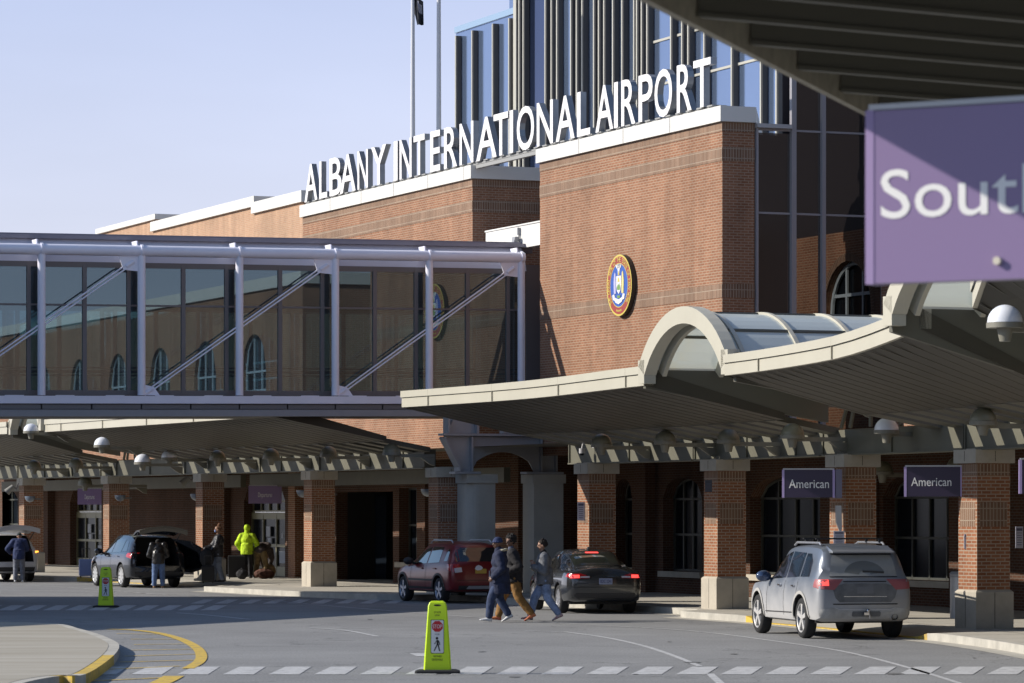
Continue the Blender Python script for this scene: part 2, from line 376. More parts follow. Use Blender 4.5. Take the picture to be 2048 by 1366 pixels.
def drop(u):
    def d(a, b): return max(0, min(1, (u - a) / .9)) * max(0, min(1, (b - u) / .9))
    return max(d(-27.5, -11.8), d(21.4, 32.6))
wk = MB(); kb = MB(); ky = MB()
us = [-88 + .55*i for i in range(int(150/.55))]
for ua, ub in zip(us, us[1:]):
    P = []
    for u in (ua, ub):
        v0 = curb_v(u); hc = .15 - .125*drop(u)
        P.append((fac(u, v0, 0), fac(u, v0, hc), fac(u, v0+.16, hc+.002), fac(u, v0+1.3, .15), fac(u, 30, .15)))
    a, b = P
    kk = ky if drop((ua+ub)/2) > .3 and (abs(ua+27) < 5 or 21 < ua < 33) else kb
    for i in (0, 1): kk.face((a[i], b[i], b[i+1], a[i+1]))
    for i in (2, 3): wk.face((a[i], b[i], b[i+1], a[i+1]))
struct(wk.build("sidewalk", M_walk, merge=True)); struct(kb.build("kerb", M_kerb, merge=True)); struct(ky.build("yellow_kerb", M_yp, merge=True))
# expansion joints across the sidewalk
jt = MB()
for k in range(-24, 34):
    u = k*1.8; v0 = curb_v(u)
    p, q = fac(u, v0+.2, .155-.12*drop(u)), fac(u, 2.4, .155)
    jt.face((p, p + A*.02, q + A*.02, q))
for off in (1.5,):
    for k in range(-40, 80):
        u = k*.9; jt.face((fac(u, curb_v(u)+off, .1545), fac(u+.9, curb_v(u+.9)+off, .1545), fac(u+.9, curb_v(u+.9)+off+.02, .1545), fac(u, curb_v(u)+off+.02, .1545)))
struct(jt.build("sidewalk_joints", mat("joint_dirt", (.10,.09,.08), .95)))
# traffic island, near left
isl_px = [(-330,1243),(-60,1243),(108,1247),(158,1257),(197,1268),(226,1280),(238,1289),(234,1303),(214,1322),(178,1345),(150,1352),(118,1352),(60,1362),(10,1378),(-60,1400),(-360,1400)]
def spline_closed(pts, n=5):
    out = []; N = len(pts)
    for i in range(N):
        p0, p1, p2, p3 = pts[i-1], pts[i], pts[(i+1) % N], pts[(i+2) % N]
        for k in range(n):
            t = k/n; out.append(tuple(.5*((2*b)+(-a+c)*t+(2*a-5*b+4*c-d)*t*t+(-a+3*b-3*c+d)*t**3) for a, b, c, d in zip(p0, p1, p2, p3)))
    return out
top = [gnd(x, y, .15) for x, y in isl_px]
top2 = [V((*p, .15)) for p in spline_closed([(p.x, p.y) for p in top])]
cen = V((-9.5, 60, .15)); inner = []
for i, p in enumerate(top2):
    t = (top2[(i+1) % len(top2)] - top2[i-1]).normalized(); nn = V((-t.y, t.x, 0))
    if nn.dot(cen - p) < 0: nn = -nn
    inner.append(p + nn*.18)
im = MB(); im.face([p + V((0,0,.004)) for p in inner]); struct(im.build("island_paving", M_island))
kw = MB(); kyel = MB()
for i in range(len(top2)):
    j = (i+1) % len(top2); p, q = top2[i], top2[j]; pi_, qi = inner[i], inner[j]
    mid = (p+q)/2; px = CX + F*mid.x/mid.y; py = HY + F*(H-.15)/mid.y
    yel = (172 < px < 226 and 1305 < py < 1347) or (118 < px < 152 and py > 1345)
    m = kyel if yel else kw
    m.face((pi_, qi, q, p)); m.face(((p.x,p.y,0),(p.x,p.y,.15),(q.x,q.y,.15),(q.x,q.y,0)))
struct(kw.build("island_kerb", M_kerb)); struct(kyel.build("yellow_island_kerb", M_yp))
# ---- painted markings
def stripe(mb, pts, wdt, z=.006, taper=False):
    P = [gnd(x, y) for x, y in pts]; Q = []
    for i, p in enumerate(P):
        t = (P[min(i+1, len(P)-1)] - P[max(i-1, 0)]).normalized(); n_ = V((-t.y, t.x, 0)); Q.append((p + n_*wdt/2, p - n_*wdt/2))
    for (a, b), (c, d) in zip(Q, Q[1:]): mb.face([(x.x, x.y, z) for x in (a, b, d, c)])
def curve_px(pts, n=8):
    out = []
    for i in range(len(pts)-1):
        p0 = pts[max(i-1,0)]; p1 = pts[i]; p2 = pts[i+1]; p3 = pts[min(i+2, len(pts)-1)]
        for k in range(n):
            t = k/n; out.append(tuple(.5*((2*b)+(-a+c)*t+(2*a-5*b+4*c-d)*t*t+(-a+3*b-3*c+d)*t**3) for a, b, c, d in zip(p0, p1, p2, p3)))
    return out + [pts[-1]]
wm = MB()
stripe(wm, curve_px([(-100,1178),(200,1184),(480,1195),(600,1207),(860,1228),(1130,1247),(1380,1262),(1560,1284),(1700,1306),(1835,1341),(1960,1380)]), .09)
stripe(wm, curve_px([(620,1256),(690,1261),(755,1273)]), .10); stripe(wm, curve_px([(1130,1264),(1215,1276),(1290,1293),(1350,1313),(1400,1333)]), .10)
stripe(wm, curve_px([(355,1226),(420,1231),(498,1239)]), .13)
stripe(wm, curve_px([(1050,1262),(1130,1264)]), .08); stripe(wm, [(843,1307),(858,1313)], .4); stripe(wm, [(1420,1348),(1450,1375)], .12)
stripe(wm, curve_px([(0,1169),(150,1176),(330,1190),(470,1197)]), .08)
struct(wm.build("lane_lines", M_wp))
cw = MB()
def bar(p, q, z=.006): cw.face([(x.x, x.y, z) for x in p + q])
# near crosswalk: dashes running across the picture
x = 182.0; k = 0
while x < 2090:
    wd = 92 - (k*.2)
    p1, p2, p3, p4 = gnd(x+22, 1334), gnd(x+22+52, 1334), gnd(x+50, 1349.5), gnd(x-12, 1349.5)
    bar([p1, p2], [p3, p4]); x += wd; k += 1
# far crosswalk in the shade of the bridge
for i in range(11):
    x = -40 + i*45; bar([gnd(x+18, 1211), gnd(x+44, 1211)], [gnd(x+22, 1221), gnd(x-10, 1221)])
for i in range(9):
    x = 395 + i*48; bar([gnd(x+12, 1199.5), gnd(x+34, 1199.5)], [gnd(x+12, 1207.5), gnd(x-14, 1207.5)])
struct(cw.build("crosswalk_bars", M_wp))
ym = MB()
stripe(ym, curve_px([(215,1259),(270,1261),(322,1268),(366,1281),(394,1297),(403,1313),(396,1326),(375,1338)]), .19, z=.010)
stripe(ym, curve_px([(348,1353),(335,1360),(310,1372)]), .30, z=.010)
for a, b in (((232,1268),(318,1269)),((262,1279),(352,1279)),((268,1290),(374,1288.5)),((262,1301),(388,1299)),((250,1313),(392,1309)),((240,1325),(388,1321)),((205,1340),(360,1333)),((160,1364),(330,1356))):
    stripe(ym, [a, b], .11, z=.009)
struct(ym.build("yellow_hatching", M_yp))
# concrete gutter + distant land
gt = MB()
for ua, ub in zip(us, us[1:]): gt.face((fac(ua, curb_v(ua)-.45, .005), fac(ub, curb_v(ub)-.45, .005), fac(ub, curb_v(ub), .005), fac(ua, curb_v(ua), .005)))
struct(gt.build("gutter", M_kerb))

# ================================================================= wall with openings
def wall_openings(mb, fn, u0, u1, z0, z1, ops, rev=.25, seg=10):
    """fn(u,z,d) -> point (d = depth behind the wall face). ops: (ua, ub, za, zb, rise)"""
    def q(ua, ub, za, zb): mb.face((fn(ua,za,0), fn(ub,za,0), fn(ub,zb,0), fn(ua,zb,0)), [(ua,za),(ub,za),(ub,zb),(ua,zb)])
    x = u0
    for ua, ub, za, zb, rise in sorted(ops):
        q(x, ua, z0, z1)
        if za > z0: q(ua, ub, z0, za)
        pts = []
        for i in range(seg+1):
            t = i/seg; uu = ua + (ub-ua)*t; zz = zb + rise*math.sqrt(max(0, 1-(2*t-1)**2)) if rise else zb
            pts.append((uu, zz))
        for (a, za1), (b, zb1) in zip(pts, pts[1:]):
            mb.face((fn(a,za1,0), fn(b,zb1,0), fn(b,z1,0), fn(a,z1,0)), [(a,za1),(b,zb1),(b,z1),(a,z1)])
            mb.face((fn(a,za1,0), fn(a,za1,rev), fn(b,zb1,rev), fn(b,zb1,0)), [(a,0),(a,rev),(b,rev),(b,0)])
        mb.face((fn(ua,za,0), fn(ua,za,rev), fn(ua,zb,rev), fn(ua,zb,0)), [(0,za),(rev,za),(rev,zb),(0,zb)])
        mb.face((fn(ub,za,rev), fn(ub,za,0), fn(ub,zb,0), fn(ub,zb,rev)), [(0,za),(rev,za),(rev,zb),(0,zb)])
        if za > z0: mb.face((fn(ua,za,rev), fn(ua,za,0), fn(ub,za,0), fn(ub,za,rev)), [(0,0),(0,rev),(ub-ua,rev),(ub-ua,0)])
        x = ub
    q(x, u1, z0, z1)
def vwall(vv): return lambda u, z, d: fac(u, vv + d, z)

# ================================================================= terminal building
ZC0, ZC1 = 11.92, 12.30
T = thing("terminal_building", "red brick airport terminal with two white coped pavilions behind the curved canopies", "building", fac(0, 0, 0))
def band(mb, p, q, z, h, n=.012):      # soldier course set slightly proud
    p = V(p); q = V(q); t = (q-p).normalized(); o = t.cross(UP)*n
    mb.wall(p+o, q+o, z, z+h)
UL0, UL1 = ray_u(606, 0), ray_u(945, 0)
UR0, UR1 = ray_u(1080, 0), ray_u(1444.5, 0)
VR = ray_v(1509, UR1)
wl = MB(); sd = MB(); cp = MB()
for (ua, ub, vin, z0) in ((UR0, UR1, 7.0, 3.9), (UL0, UL1, 7.0, 3.9)):
    wl.wall(fac(ua,0), fac(ub,0), z0, ZC0, u0=ua); side = VR if ub == UR1 else vin
    wl.wall(fac(ub,0), fac(ub,side), z0, ZC0); wl.wall(fac(ua,vin), fac(ua,0), z0, ZC0)
    for z in (ZC0-.42, ZC0-.98 if False else ZC0-.50,):
        pass
    for z, h in ((ZC0-.235, .225), (ZC0-.95, .33)) + (((7.62, .34), (4.72, .30)) if ub == UR1 else ()):
        band(sd, fac(ua,0), fac(ub+.012,0), z, h); band(sd, fac(ub,-.0), fac(ub,side), z, h)
    # coping: prism overhanging
    o = .09
    c = [fac(ua-o,-o,ZC0+.003), fac(ub+o,-o,ZC0+.003), fac(ub+o,side+(.0 if ub==UR1 else 0),ZC0+.003), fac(ua-o,vin,ZC0+.003)] if ub == UR1 else [fac(ua-o,-o,ZC0+.003), fac(ub+o,-o,ZC0+.003), fac(ub+o,vin,ZC0+.003), fac(ua-o,vin,ZC0+.003)]
    cp.poly_prism(c, (0,0,ZC1-ZC0))
wl.build("pavilion_wall", M_brick, T); sd.build("soldier_course", M_soldier, T); cp.build("coping", M_coping, T)
# coping joints and expansion joints
cj = MB()
for u in [UL0 + 2.9*k for k in range(1, 6)] + [UR0 + 2.9*k for k in range(1, 4)]:
    cj.box(fac(u, -.094, ZC0+.004), A*.015, -B*.003, UP*(ZC1-ZC0-.004))
cj.build("coping_joint", M_mull, T)
# recess roof fascia behind the bridge
rc = MB(); rc.box(fac(-4.2, .08, 9.7), A*4.18, B*.4, UP*.62); rc.box(fac(-4.22, .05, 10.325), A*4.2, B*.46, UP*.04); rc.build("recess_fascia", M_coping, T)
# left wing: three stepped lengths of tan brick
lw = MB(); lc = MB(); VW = 3.0
def wing(px0, px1, t0, b0, t1, b1, vv):
    ua, ub = ray_u(px0, vv), ray_u(px1, vv); d0, d1 = dof_uv(ua, vv), dof_uv(ub, vv)
    zt = (zat(t0, d0) + zat(t1, d1))/2; zb = (zat(b0, d0) + zat(b1, d1))/2
    lw.wall(fac(ua, vv), fac(ub, vv), 3, zb, u0=ua); lw.wall(fac(ub, vv), fac(ub, vv+5), 3, zb); lw.wall(fac(ua, vv+5), fac(ua, vv), 3, zb)
    lc.box(fac(ua, vv-.12, zb+.003), A*(ub-ua+.1), B*5, UP*(zt-zb))
wing(508, 607, 400, 424, 387, 408, VW); wing(306, 512, 436, 457, 402, 420, VW+.6); wing(196, 314, 456, 467, 431, 441, VW+1.4)
lw.build("wing_wall", M_tan_brick, T); lc.build("wing_coping", M_coping, T)
lo = MB(); ua, ub = ray_u(498, 1.0), ray_u(606, 1.0)
lo.box(fac(ua, 1.0, 10.35), A*(ub-ua), B*2, UP*.42); lo.wall(fac(-60, 1.0), fac(UL0, 1.0), 5.6, 10.35); lo.build("lower_wing_coping", M_coping, T)
# wing's lower brick seen through the bridge, with round-headed windows
ww = MB(); ops = []
wv = .6
for pxa, pxb, zz in ((22, 55, 6.3), (140, 200, 6.9), (408, 446, 6.7), (482, 556, 7.5)):
    ua, ub = ray_u(pxa, wv), ray_u(pxb, wv); ops.append((ua, ub, 5.7, zz, .9))
wall_openings(ww, vwall(wv), -64, UL0, 4.2, 9.7, ops); ww.build("lower_wing_wall", M_brick, T)
M_dglass = mat("dark_window_glass", (.008,.011,.016), .18, spec=.12)
M_bluish = mat("pale_blue_frame", (.45,.55,.62), .4)
def window(fn, ua, ub, za, zb, rise, depth, nv, nh, frame_m=M_bluish, bar_w=.07, parent=T, name="window", gm=None):
    """frame with muntins; pane is a sub-part"""
    fm = MB(); gl = MB()
    pts = [fn(ua, za, depth), fn(ub, za, depth)]
    for i in range(13):
        t = 1 - i/12; pts.append(fn(ua+(ub-ua)*t, zb + rise*math.sqrt(max(0, 1-(2*t-1)**2)), depth))
    gl.face(pts)
    def b(u0, z0, u1, z1):
        fm.box(fn(u0, z0, depth-.06), fn(u1, z0, depth-.06)-fn(u0, z0, depth-.06), fn(u0, z0, depth-.01)-fn(u0, z0, depth-.06), UP*(z1-z0))
    def topz(u): t = (u-ua)/(ub-ua); return zb + rise*math.sqrt(max(0, 1-(2*t-1)**2))
    for i in range(nv+1):
        u = ua + (ub-ua-bar_w)*i/nv; b(u, za, u+bar_w, topz(u+bar_w/2)-.01 if 0 < i < nv else zb)
    for j in range(nh+1):
        z = za + (zb-za-bar_w)*j/nh; b(ua+bar_w+.002, z, ub-bar_w-.002, z+bar_w)
    if rise:
        prev = None
        for i in range(13):
            t = i/12; u = ua+(ub-ua)*t; z = topz(u); cur = (u, z)
            if prev: fm.tube(fn(prev[0], prev[1]-.03, depth-.035), fn(u, z-.03, depth-.035), .04, n=6)
            prev = cur
    w_ = fm.build(name, frame_m, parent); gl.build("pane", gm or M_dglass, w_); return w_
for ua, ub, za, zb, rise in ops: window(vwall(wv), ua, ub, za, zb, rise, .2, 3, 3)
# facade beyond the glass recess, nearer the camera (also what the bridge glass mirrors)
fr = MB(); ops2 = [(23.6+5.6*k, 26.2+5.6*k, 5.2, 7.2, 1.25) for k in range(6)]
wall_openings(fr, vwall(.6), UR1+8.2, 62, 4.2, 9.9, ops2); fr.wall(fac(UR1+8.2, 7), fac(UR1+8.2, .6), 4.2, 9.9)
fr.build("near_wing_wall", M_brick, T); nc = MB(); nc.box(fac(UR1+8.1, .5, 9.9), A*44, B*6, UP*.4); nc.build("near_wing_coping", M_coping, T)
for ua, ub, za, zb, rise in ops2: window(vwall(.6), ua, ub, za, zb, rise, .2, 3, 3)
# glass return wall beside the right pavilion
M_tint = glass_mat("dark_tinted_glass", (.10,.10,.10), .40, .015, (.40,.37,.35))
UG = UR1 - .06
gr = MB(); v1 = ray_v(1764, UG)
gz1 = zat(243, dof_uv(UG, VR))
pxs = [1511, 1583, 1645, 1764]
gw = MB()
for pa, pb in zip(pxs, pxs[1:]):
    va, vb = ray_v(pa, UG), ray_v(pb, UG)
    gr.wall(fac(UG, va), fac(UG, vb), 3.9, 11.7 if pb == 1583 else 13.6)
gr.build("recess_glass", M_tint, T)
mu = MB()
for px, wd, zt in ((1511, .05, 11.8), (1584, .13, 14.5), (1644, .10, 13.6), (1766, .12, 13.6)):
    vv = ray_v(px, UG); mu.box(fac(UG+.0, vv-wd/2, 3.9), A*.12, B*wd, UP*(zt-3.9))
for z in (5.0, 9.7, 11.75): mu.box(fac(UG+.02, VR+.03, z), A*.03, B*(ray_v(1764,UG)-VR-.1), UP*.05)
mu.build("recess_mullion", mat("lilac_grey_mullion", (.30,.29,.31), .4), T)
# back wall of the recess, mirrored in that glass, with its round window
BV = 4.4; hw = MB(); UC, ZCc, RC = UG+1.8, 7.45, 1.3
n_ = 28
def cfn(a, r, d=0): return fac(UC + r*cos(a), BV + d, ZCc + r*sin(a))
UE = UR1 + 8.15; UA = UG + .02
def hq(ua, ub, za, zb): hw.face((fac(ua,BV,za), fac(ub,BV,za), fac(ub,BV,zb), fac(ua,BV,zb)), [(ua,za),(ub,za),(ub,zb),(ua,zb)])
hq(UA, UC-RC-.2, 3.9, 9.5); hq(UC+RC+.2, UG+5.2, 3.9, 9.5); hq(UC-RC-.2, UC+RC+.2, 3.9, ZCc-RC-.2); hq(UC-RC-.2, UC+RC+.2, ZCc+RC+.2, 9.5)
def sqp(a):
    c, s__ = cos(a), sin(a); m = max(abs(c), abs(s__)); return (UC + c/m*(RC+.2), ZCc + s__/m*(RC+.2))
for i in range(n_):
    t0, t1 = 2*pi*(i+.0)/n_, 2*pi*(i+1)/n_; p0, p1 = sqp(t0), sqp(t1); q0, q1 = (UC+RC*cos(t0), ZCc+RC*sin(t0)), (UC+RC*cos(t1), ZCc+RC*sin(t1))
    hw.face([fac(x, BV, z) for x, z in (q0, p0, p1, q1)], [q0, p0, p1, q1])
    hw.face((cfn(t0,RC), cfn(t1,RC), cfn(t1,RC,.35), cfn(t0,RC,.35)), [(0,0),(.3,0),(.3,.35),(0,.35)])
hw.build("recess_back_wall", M_brick, T)
ring = MB()
for i in range(n_):
    t0, t1 = 2*pi*i/n_, 2*pi*(i+1)/n_; ring.face((cfn(t0,RC,-.012), cfn(t0,RC+.19,-.012), cfn(t1,RC+.19,-.012), cfn(t1,RC,-.012)), [(i*.29,.0),(i*.29,.2),(i*.29+.29,.2),(i*.29+.29,0)])
ring.build("round_window_surround", M_soldier, T)
rw = MB()
for x in (-.45, .45): rw.box(fac(UC+x-.04, BV+.2, ZCc-1.2), A*.08, B*.05, UP*2.4); rw.box(fac(UC-1.2, BV+.205, ZCc+x-.04), A*2.4, B*.04, UP*.08)
for i in range(n_): rw.tube(cfn(2*pi*i/n_, RC-.05, .22), cfn(2*pi*(i+1)/n_, RC-.05, .22), .06, n=6)
w_ = rw.build("round_window", M_bluish, T); gp = MB(); gp.face([cfn(2*pi*i/n_, RC, .30) for i in range(n_)]); gp.build("pane", M_dglass, w_)
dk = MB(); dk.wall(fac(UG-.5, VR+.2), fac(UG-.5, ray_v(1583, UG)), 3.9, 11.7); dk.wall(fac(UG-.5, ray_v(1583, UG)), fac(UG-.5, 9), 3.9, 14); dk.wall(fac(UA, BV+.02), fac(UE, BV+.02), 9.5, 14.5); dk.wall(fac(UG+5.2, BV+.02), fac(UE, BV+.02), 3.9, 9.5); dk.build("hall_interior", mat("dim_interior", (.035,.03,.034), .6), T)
lg = MB(); lg.box(fac(UG-.2, VR, 11.8), A*.45, B*(ray_v(1583,UG)-VR-.1), UP*.10); lg.build("glass_ledge", M_alu, T)

# ground floor: brick wall, doors, windows, soffit
GV, GVL = 3.2, 1.2
us_split = -4.5
lowops = []
for pa, pb in ((1230,1264),(1326,1404),(1500,1640),(1766,1906)):
    ua, ub = ray_u(pa, GV), ray_u(pb, GV); lowops.append((ua, ub, .75, 2.75, .55))
gf = MB(); wall_openings(gf, vwall(GV), us_split, 62, .15, 4.4, lowops, rev=.4)
leftops = []
for pa, pb, za, zb, rise in ((-40,36,.7,2.9,.5),(140,203,.15,2.75,.75),(488,570,.15,2.75,.75),(672,786,.15,3.0,0),(798,846,.8,3.1,0)):
    ua, ub = ray_u(pa, GVL), ray_u(pb, GVL); leftops.append((ua, ub, za, zb, rise))
wall_openings(gf, vwall(GVL), -64, us_split, .15, 4.2, leftops, rev=.4)
gf.wall(fac(us_split, GVL), fac(us_split, GV), .15, 4.4)
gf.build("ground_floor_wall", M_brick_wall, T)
for px in (1300, 1500-24, 1690, 1745, 1935):
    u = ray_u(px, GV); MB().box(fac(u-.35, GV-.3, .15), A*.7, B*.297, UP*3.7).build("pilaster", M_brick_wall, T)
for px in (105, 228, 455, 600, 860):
    u = ray_u(px, GVL); MB().box(fac(u-.35, GVL-.3, .15), A*.7, B*.297, UP*3.7).build("pilaster", M_brick_wall if px != 600 else M_brick_low, T)  # lighter brick on one pilaster stands for sunlight falling there
M_doorf = mat("olive_door_frame", (.23,.215,.13), .4, metal=.2)
for i, (ua, ub, za, zb, rise) in enumerate(lowops):
    window(vwall(GV), ua, ub, za, zb, rise, .38, 4 if ub-ua > 2.5 else 2, 2, frame_m=mat("dull_green_frame", (.055,.058,.05), .5), bar_w=.06)
    s_ = MB(); s_.box(fac(ua-.1, GV-.12, za-.16), A*(ub-ua+.2), B*.118, UP*.155); s_.build("window_sill", M_stone, T)
for i, (ua, ub, za, zb, rise) in enumerate(leftops):
    if za > .2:
        window(vwall(GVL), ua, ub, za, zb, rise, .38, 3, 2, frame_m=mat("dull_green_frame", (.055,.058,.05), .5), bar_w=.06)
        s_ = MB(); s_.box(fac(ua-.1, GVL-.12, za-.16), A*(ub-ua+.2), B*.118, UP*.155); s_.build("window_sill", M_stone, T)
    elif rise:
        fn = vwall(GVL)
        window(fn, ua, ub, 2.35, zb, rise, .38, 5, 1, frame_m=M_doorf, bar_w=.06, name="fanlight")
        d_ = MB()
        wdt = ub-ua
        for z, h in ((.152,.32),(1.15,.09),(2.1,.24)): d_.box(fac(ua, GVL+.28, z), A*wdt, B*.08, UP*h)
        for k, t in enumerate((0, .28, .60, .96)): d_.box(fac(ua+wdt*t-(0 if k else 0), GVL+.27, .16), A*.07, B*.1, UP*2.1)
        dd = d_.build("door", M_doorf, T)
        gp = MB(); gp.wall(fac(ua, GVL+.33), fac(ub, GVL+.33), .2, 2.3); gp.build("pane", M_dglass, dd)
        for t, z, w2, h2 in ((.38,1.5,.22,.35),(.42,1.25,.16,.2),(.75,1.45,.08,.18),(.7,.6,.3,.4)): MB().box(fac(ua+wdt*t, GVL+.25, z), A*w2*2, B*.01, UP*h2).build('notice', mat('paper_notice', (.45,.47,.52), .7), dd)
    else:
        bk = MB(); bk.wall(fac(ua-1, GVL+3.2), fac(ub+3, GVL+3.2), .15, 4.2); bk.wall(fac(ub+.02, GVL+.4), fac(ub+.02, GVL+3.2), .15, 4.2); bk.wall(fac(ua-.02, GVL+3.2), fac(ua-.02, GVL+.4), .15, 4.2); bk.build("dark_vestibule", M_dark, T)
        v_ = MB(); v_.wall(fac(ua+.4, GVL+1.2), fac(ua+1.5, GVL+1.2), .2, 2.9); v_.build("vestibule_door", M_dglass, T)
cl = MB(); ul = [-64+3*k for k in range(42)]
for a, b in zip(ul, ul[1:]): cl.face((fac(a, vc(a)+.35, 4.14), fac(b, vc(b)+.35, 4.14), fac(b, GV+.3, 4.14), fac(a, GV+.3, 4.14)))
cl.face((fac(-64, 1, 4.22), fac(62, 1, 4.22), fac(62, 14, 4.22), fac(-64, 14, 4.22)))
cl.build("walkway_soffit", mat("walkway_soffit_paint", (.11,.10,.08), .6), T)
# roof decks
rf = MB()

for ua, ub in ((UL0+.05, UL1-.05), (UR0+.05, UR1-.05)): rf.face((fac(ua,.05,ZC0-.5), fac(ub,.05,ZC0-.5), fac(ub,6.9 if ub<0 else VR,ZC0-.5), fac(ua,6.9,ZC0-.5)))
rf.face((fac(-64,.7,9.6), fac(UL0,.7,9.6), fac(UL0,7,9.6), fac(-64,7,9.6))); rf.build("roof_deck", mat("roof_membrane", (.3,.3,.3), .9), T)

# ---- blue glass atrium behind
GA = thing("glass_atrium", "tall blue glass block with dark vertical fins rising behind the white airport letters", "building", fac(-10, 6, 0))
M_blue = mat("blue_curtain_glass", (.25,.34,.52), .13, metal=.8, noise=.12, nscale=.10, nstretch=(1,1,.3))
M_blue2 = mat("deep_blue_curtain_glass", (.06,.09,.19), .06, metal=.85, noise=.2, nscale=.2, nstretch=(1,1,.2))
M_fin = mat("dark_fin", (.085,.082,.082), .5); M_finedge = mat("fin_edge_aluminium", (.42,.41,.36), .5)
VA = 6.0
fx = [880 + x/2.438 for x in (78,158,258,338,372,388,408,515,545,572,640,668,695,752,776,802,845,890,948,962,985,1012,1128,1182,1212,1290,1424,1566,1642)]
zt_lo = zat(48, dof_uv(ray_u(968, VA), VA)); 
ga = MB(); gb = MB(); fi = MB(); fe = MB(); tr = MB()
for i, (p, q) in enumerate(zip(fx, fx[1:])):
    ua, ub = ray_u(p, VA), ray_u(q, VA); zt = zt_lo if q < 1030 else 27
    (gb if i in (6,) or (q-p) < 14 and i > 5 else ga).wall(fac(ua, VA), fac(ub, VA), 9, zt)
for i, p in enumerate(fx):
    u = ray_u(p, VA-.17); zt = zt_lo-.15 if p < 1025 else 27
    fi.box(fac(u, VA-.17, 9), A*.08, B*.165, UP*(zt-9)); fe.box(fac(u-.03, VA-.20, 9), A*.075, B*.028, UP*(zt-9))
ga.build("curtain_wall", M_blue, GA); gb.build("deep_blue_pane", M_blue2, GA); fi.build("fin", M_fin, GA); fe.build("fin_edge", M_finedge, GA)
ul0, ul1 = ray_u(912, VA), ray_u(1032, VA)
tr.box(fac(ul0, VA-.06, zt_lo), A*(ul1-ul0), B*.05, UP*.20); MB().box(fac(ul1, VA-.1, 9), A*.2, B*6, UP*18).build('corner_return', M_finedge, GA) 
for z, pa, pb in ((zat(88,108), 1300, 1560), (zat(143,104), 1300, 1560)):
    MB().box(fac(ray_u(pa,VA), VA-.04, z-.05), A*(ray_u(pb,VA)-ray_u(pa,VA)), B*.038, UP*.07).build("transom", M_finedge, GA)
tr.build("parapet_glass", mat("parapet_blue_glass", (.35,.48,.62), .2, metal=.4), GA)
cr = MB(); uE = ray_u(1562, VA)
for p, wd in ((1568,.22),(1579,.3)): cr.box(fac(ray_u(p,VA-.3), VA-.3, 9), A*wd, B*.29, UP*18)
cr.build("corner_post", mat("pale_corner_post", (.50,.49,.45), .5), GA)
ad = MB(); ad.wall(fac(ray_u(912,VA), VA+9), fac(ray_u(912,VA), VA), 9, zt_lo); ad.face((fac(ul0,VA,zt_lo-.01), fac(ul1,VA,zt_lo-.01), fac(ul1,VA+9,zt_lo-.01), fac(ul0,VA+9,zt_lo-.01))); ad.build("side_wall", M_fin, GA)

# ================================================================= parking garage beyond the left edge (throws the long shade on the road)
GH = 9.6; gd = V((.42,.907,0)).normalized(); gp_ = V((gd.y,-gd.x,0))
sh_ = GH/math.tan(R(ELEV)); lx, ly = cos(R(AZ+180))*sh_, sin(R(AZ+180))*sh_
gc = V((-.9 - lx, 89.5 - ly, 0))       # far right corner of the roof edge
PG = thing("parking_garage", "three level concrete parking garage standing left of the road", "building", gc)
m_ = MB()
for k in range(4):
    z = k*2.85; m_.box(gc + UP*max(z,.01) - gd*60, gd*60, -gp_*30, UP*(1.05 if k else .3))
m_.build("floor_band", M_conc, PG)
m_ = MB()
for k in range(10): m_.box(gc - gd*(k*6.6+.6) + UP*.32 - gp_*.1, gd*.6, -gp_*.6, UP*(GH-1.0))
m_.build("column", M_conc, PG)
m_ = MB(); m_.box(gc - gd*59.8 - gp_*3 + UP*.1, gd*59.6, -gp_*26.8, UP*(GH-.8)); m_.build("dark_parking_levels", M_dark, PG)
m_ = MB(); m_.box(gc + gd*.01 + UP*.01, gd*9.5, -gp_*9, UP*(GH)); m_.build("stair_tower", M_brick_low, PG)

# unseen block added behind the camera to cut low sky light, mirrored in windows
OB = thing("sky_light_blocker", "long unseen block added behind the viewer to hold back low sky light", "building", (10, -34, 0))
m_ = MB()
for k in range(3): m_.box((-75, -34, k*3.4+.01), (170, 0, 0), (0, -16, 0), (0, 0, 1.9))
m_.build("floor_band", mat("blocker_panel", (.26,.24,.21), .8), OB)
m_ = MB(); m_.box((-74.8, -34.3, .3), (169.6, 0, 0), (0, -15.4, 0), (0, 0, 8.2)); m_.build("blocker_glass_band", M_dglass, OB)

# sealed cracks, tyre scuffs and oil spots
rnd = random.Random(4)
sp_m = MB()
for k in range(14):
    c = gnd(rnd.uniform(350,2000), rnd.uniform(1225,1362)); r_ = rnd.uniform(.04,.16); n_ = 9
    sp_m.face([(c.x+r_*cos(2*pi*i/n_)*rnd.uniform(.6,1.1), c.y+r_*2.2*sin(2*pi*i/n_)*rnd.uniform(.6,1.1), .007) for i in range(n_)])
struct(sp_m.build("oil_spots", mat("oil_spot", (.15,.147,.14), .6)))
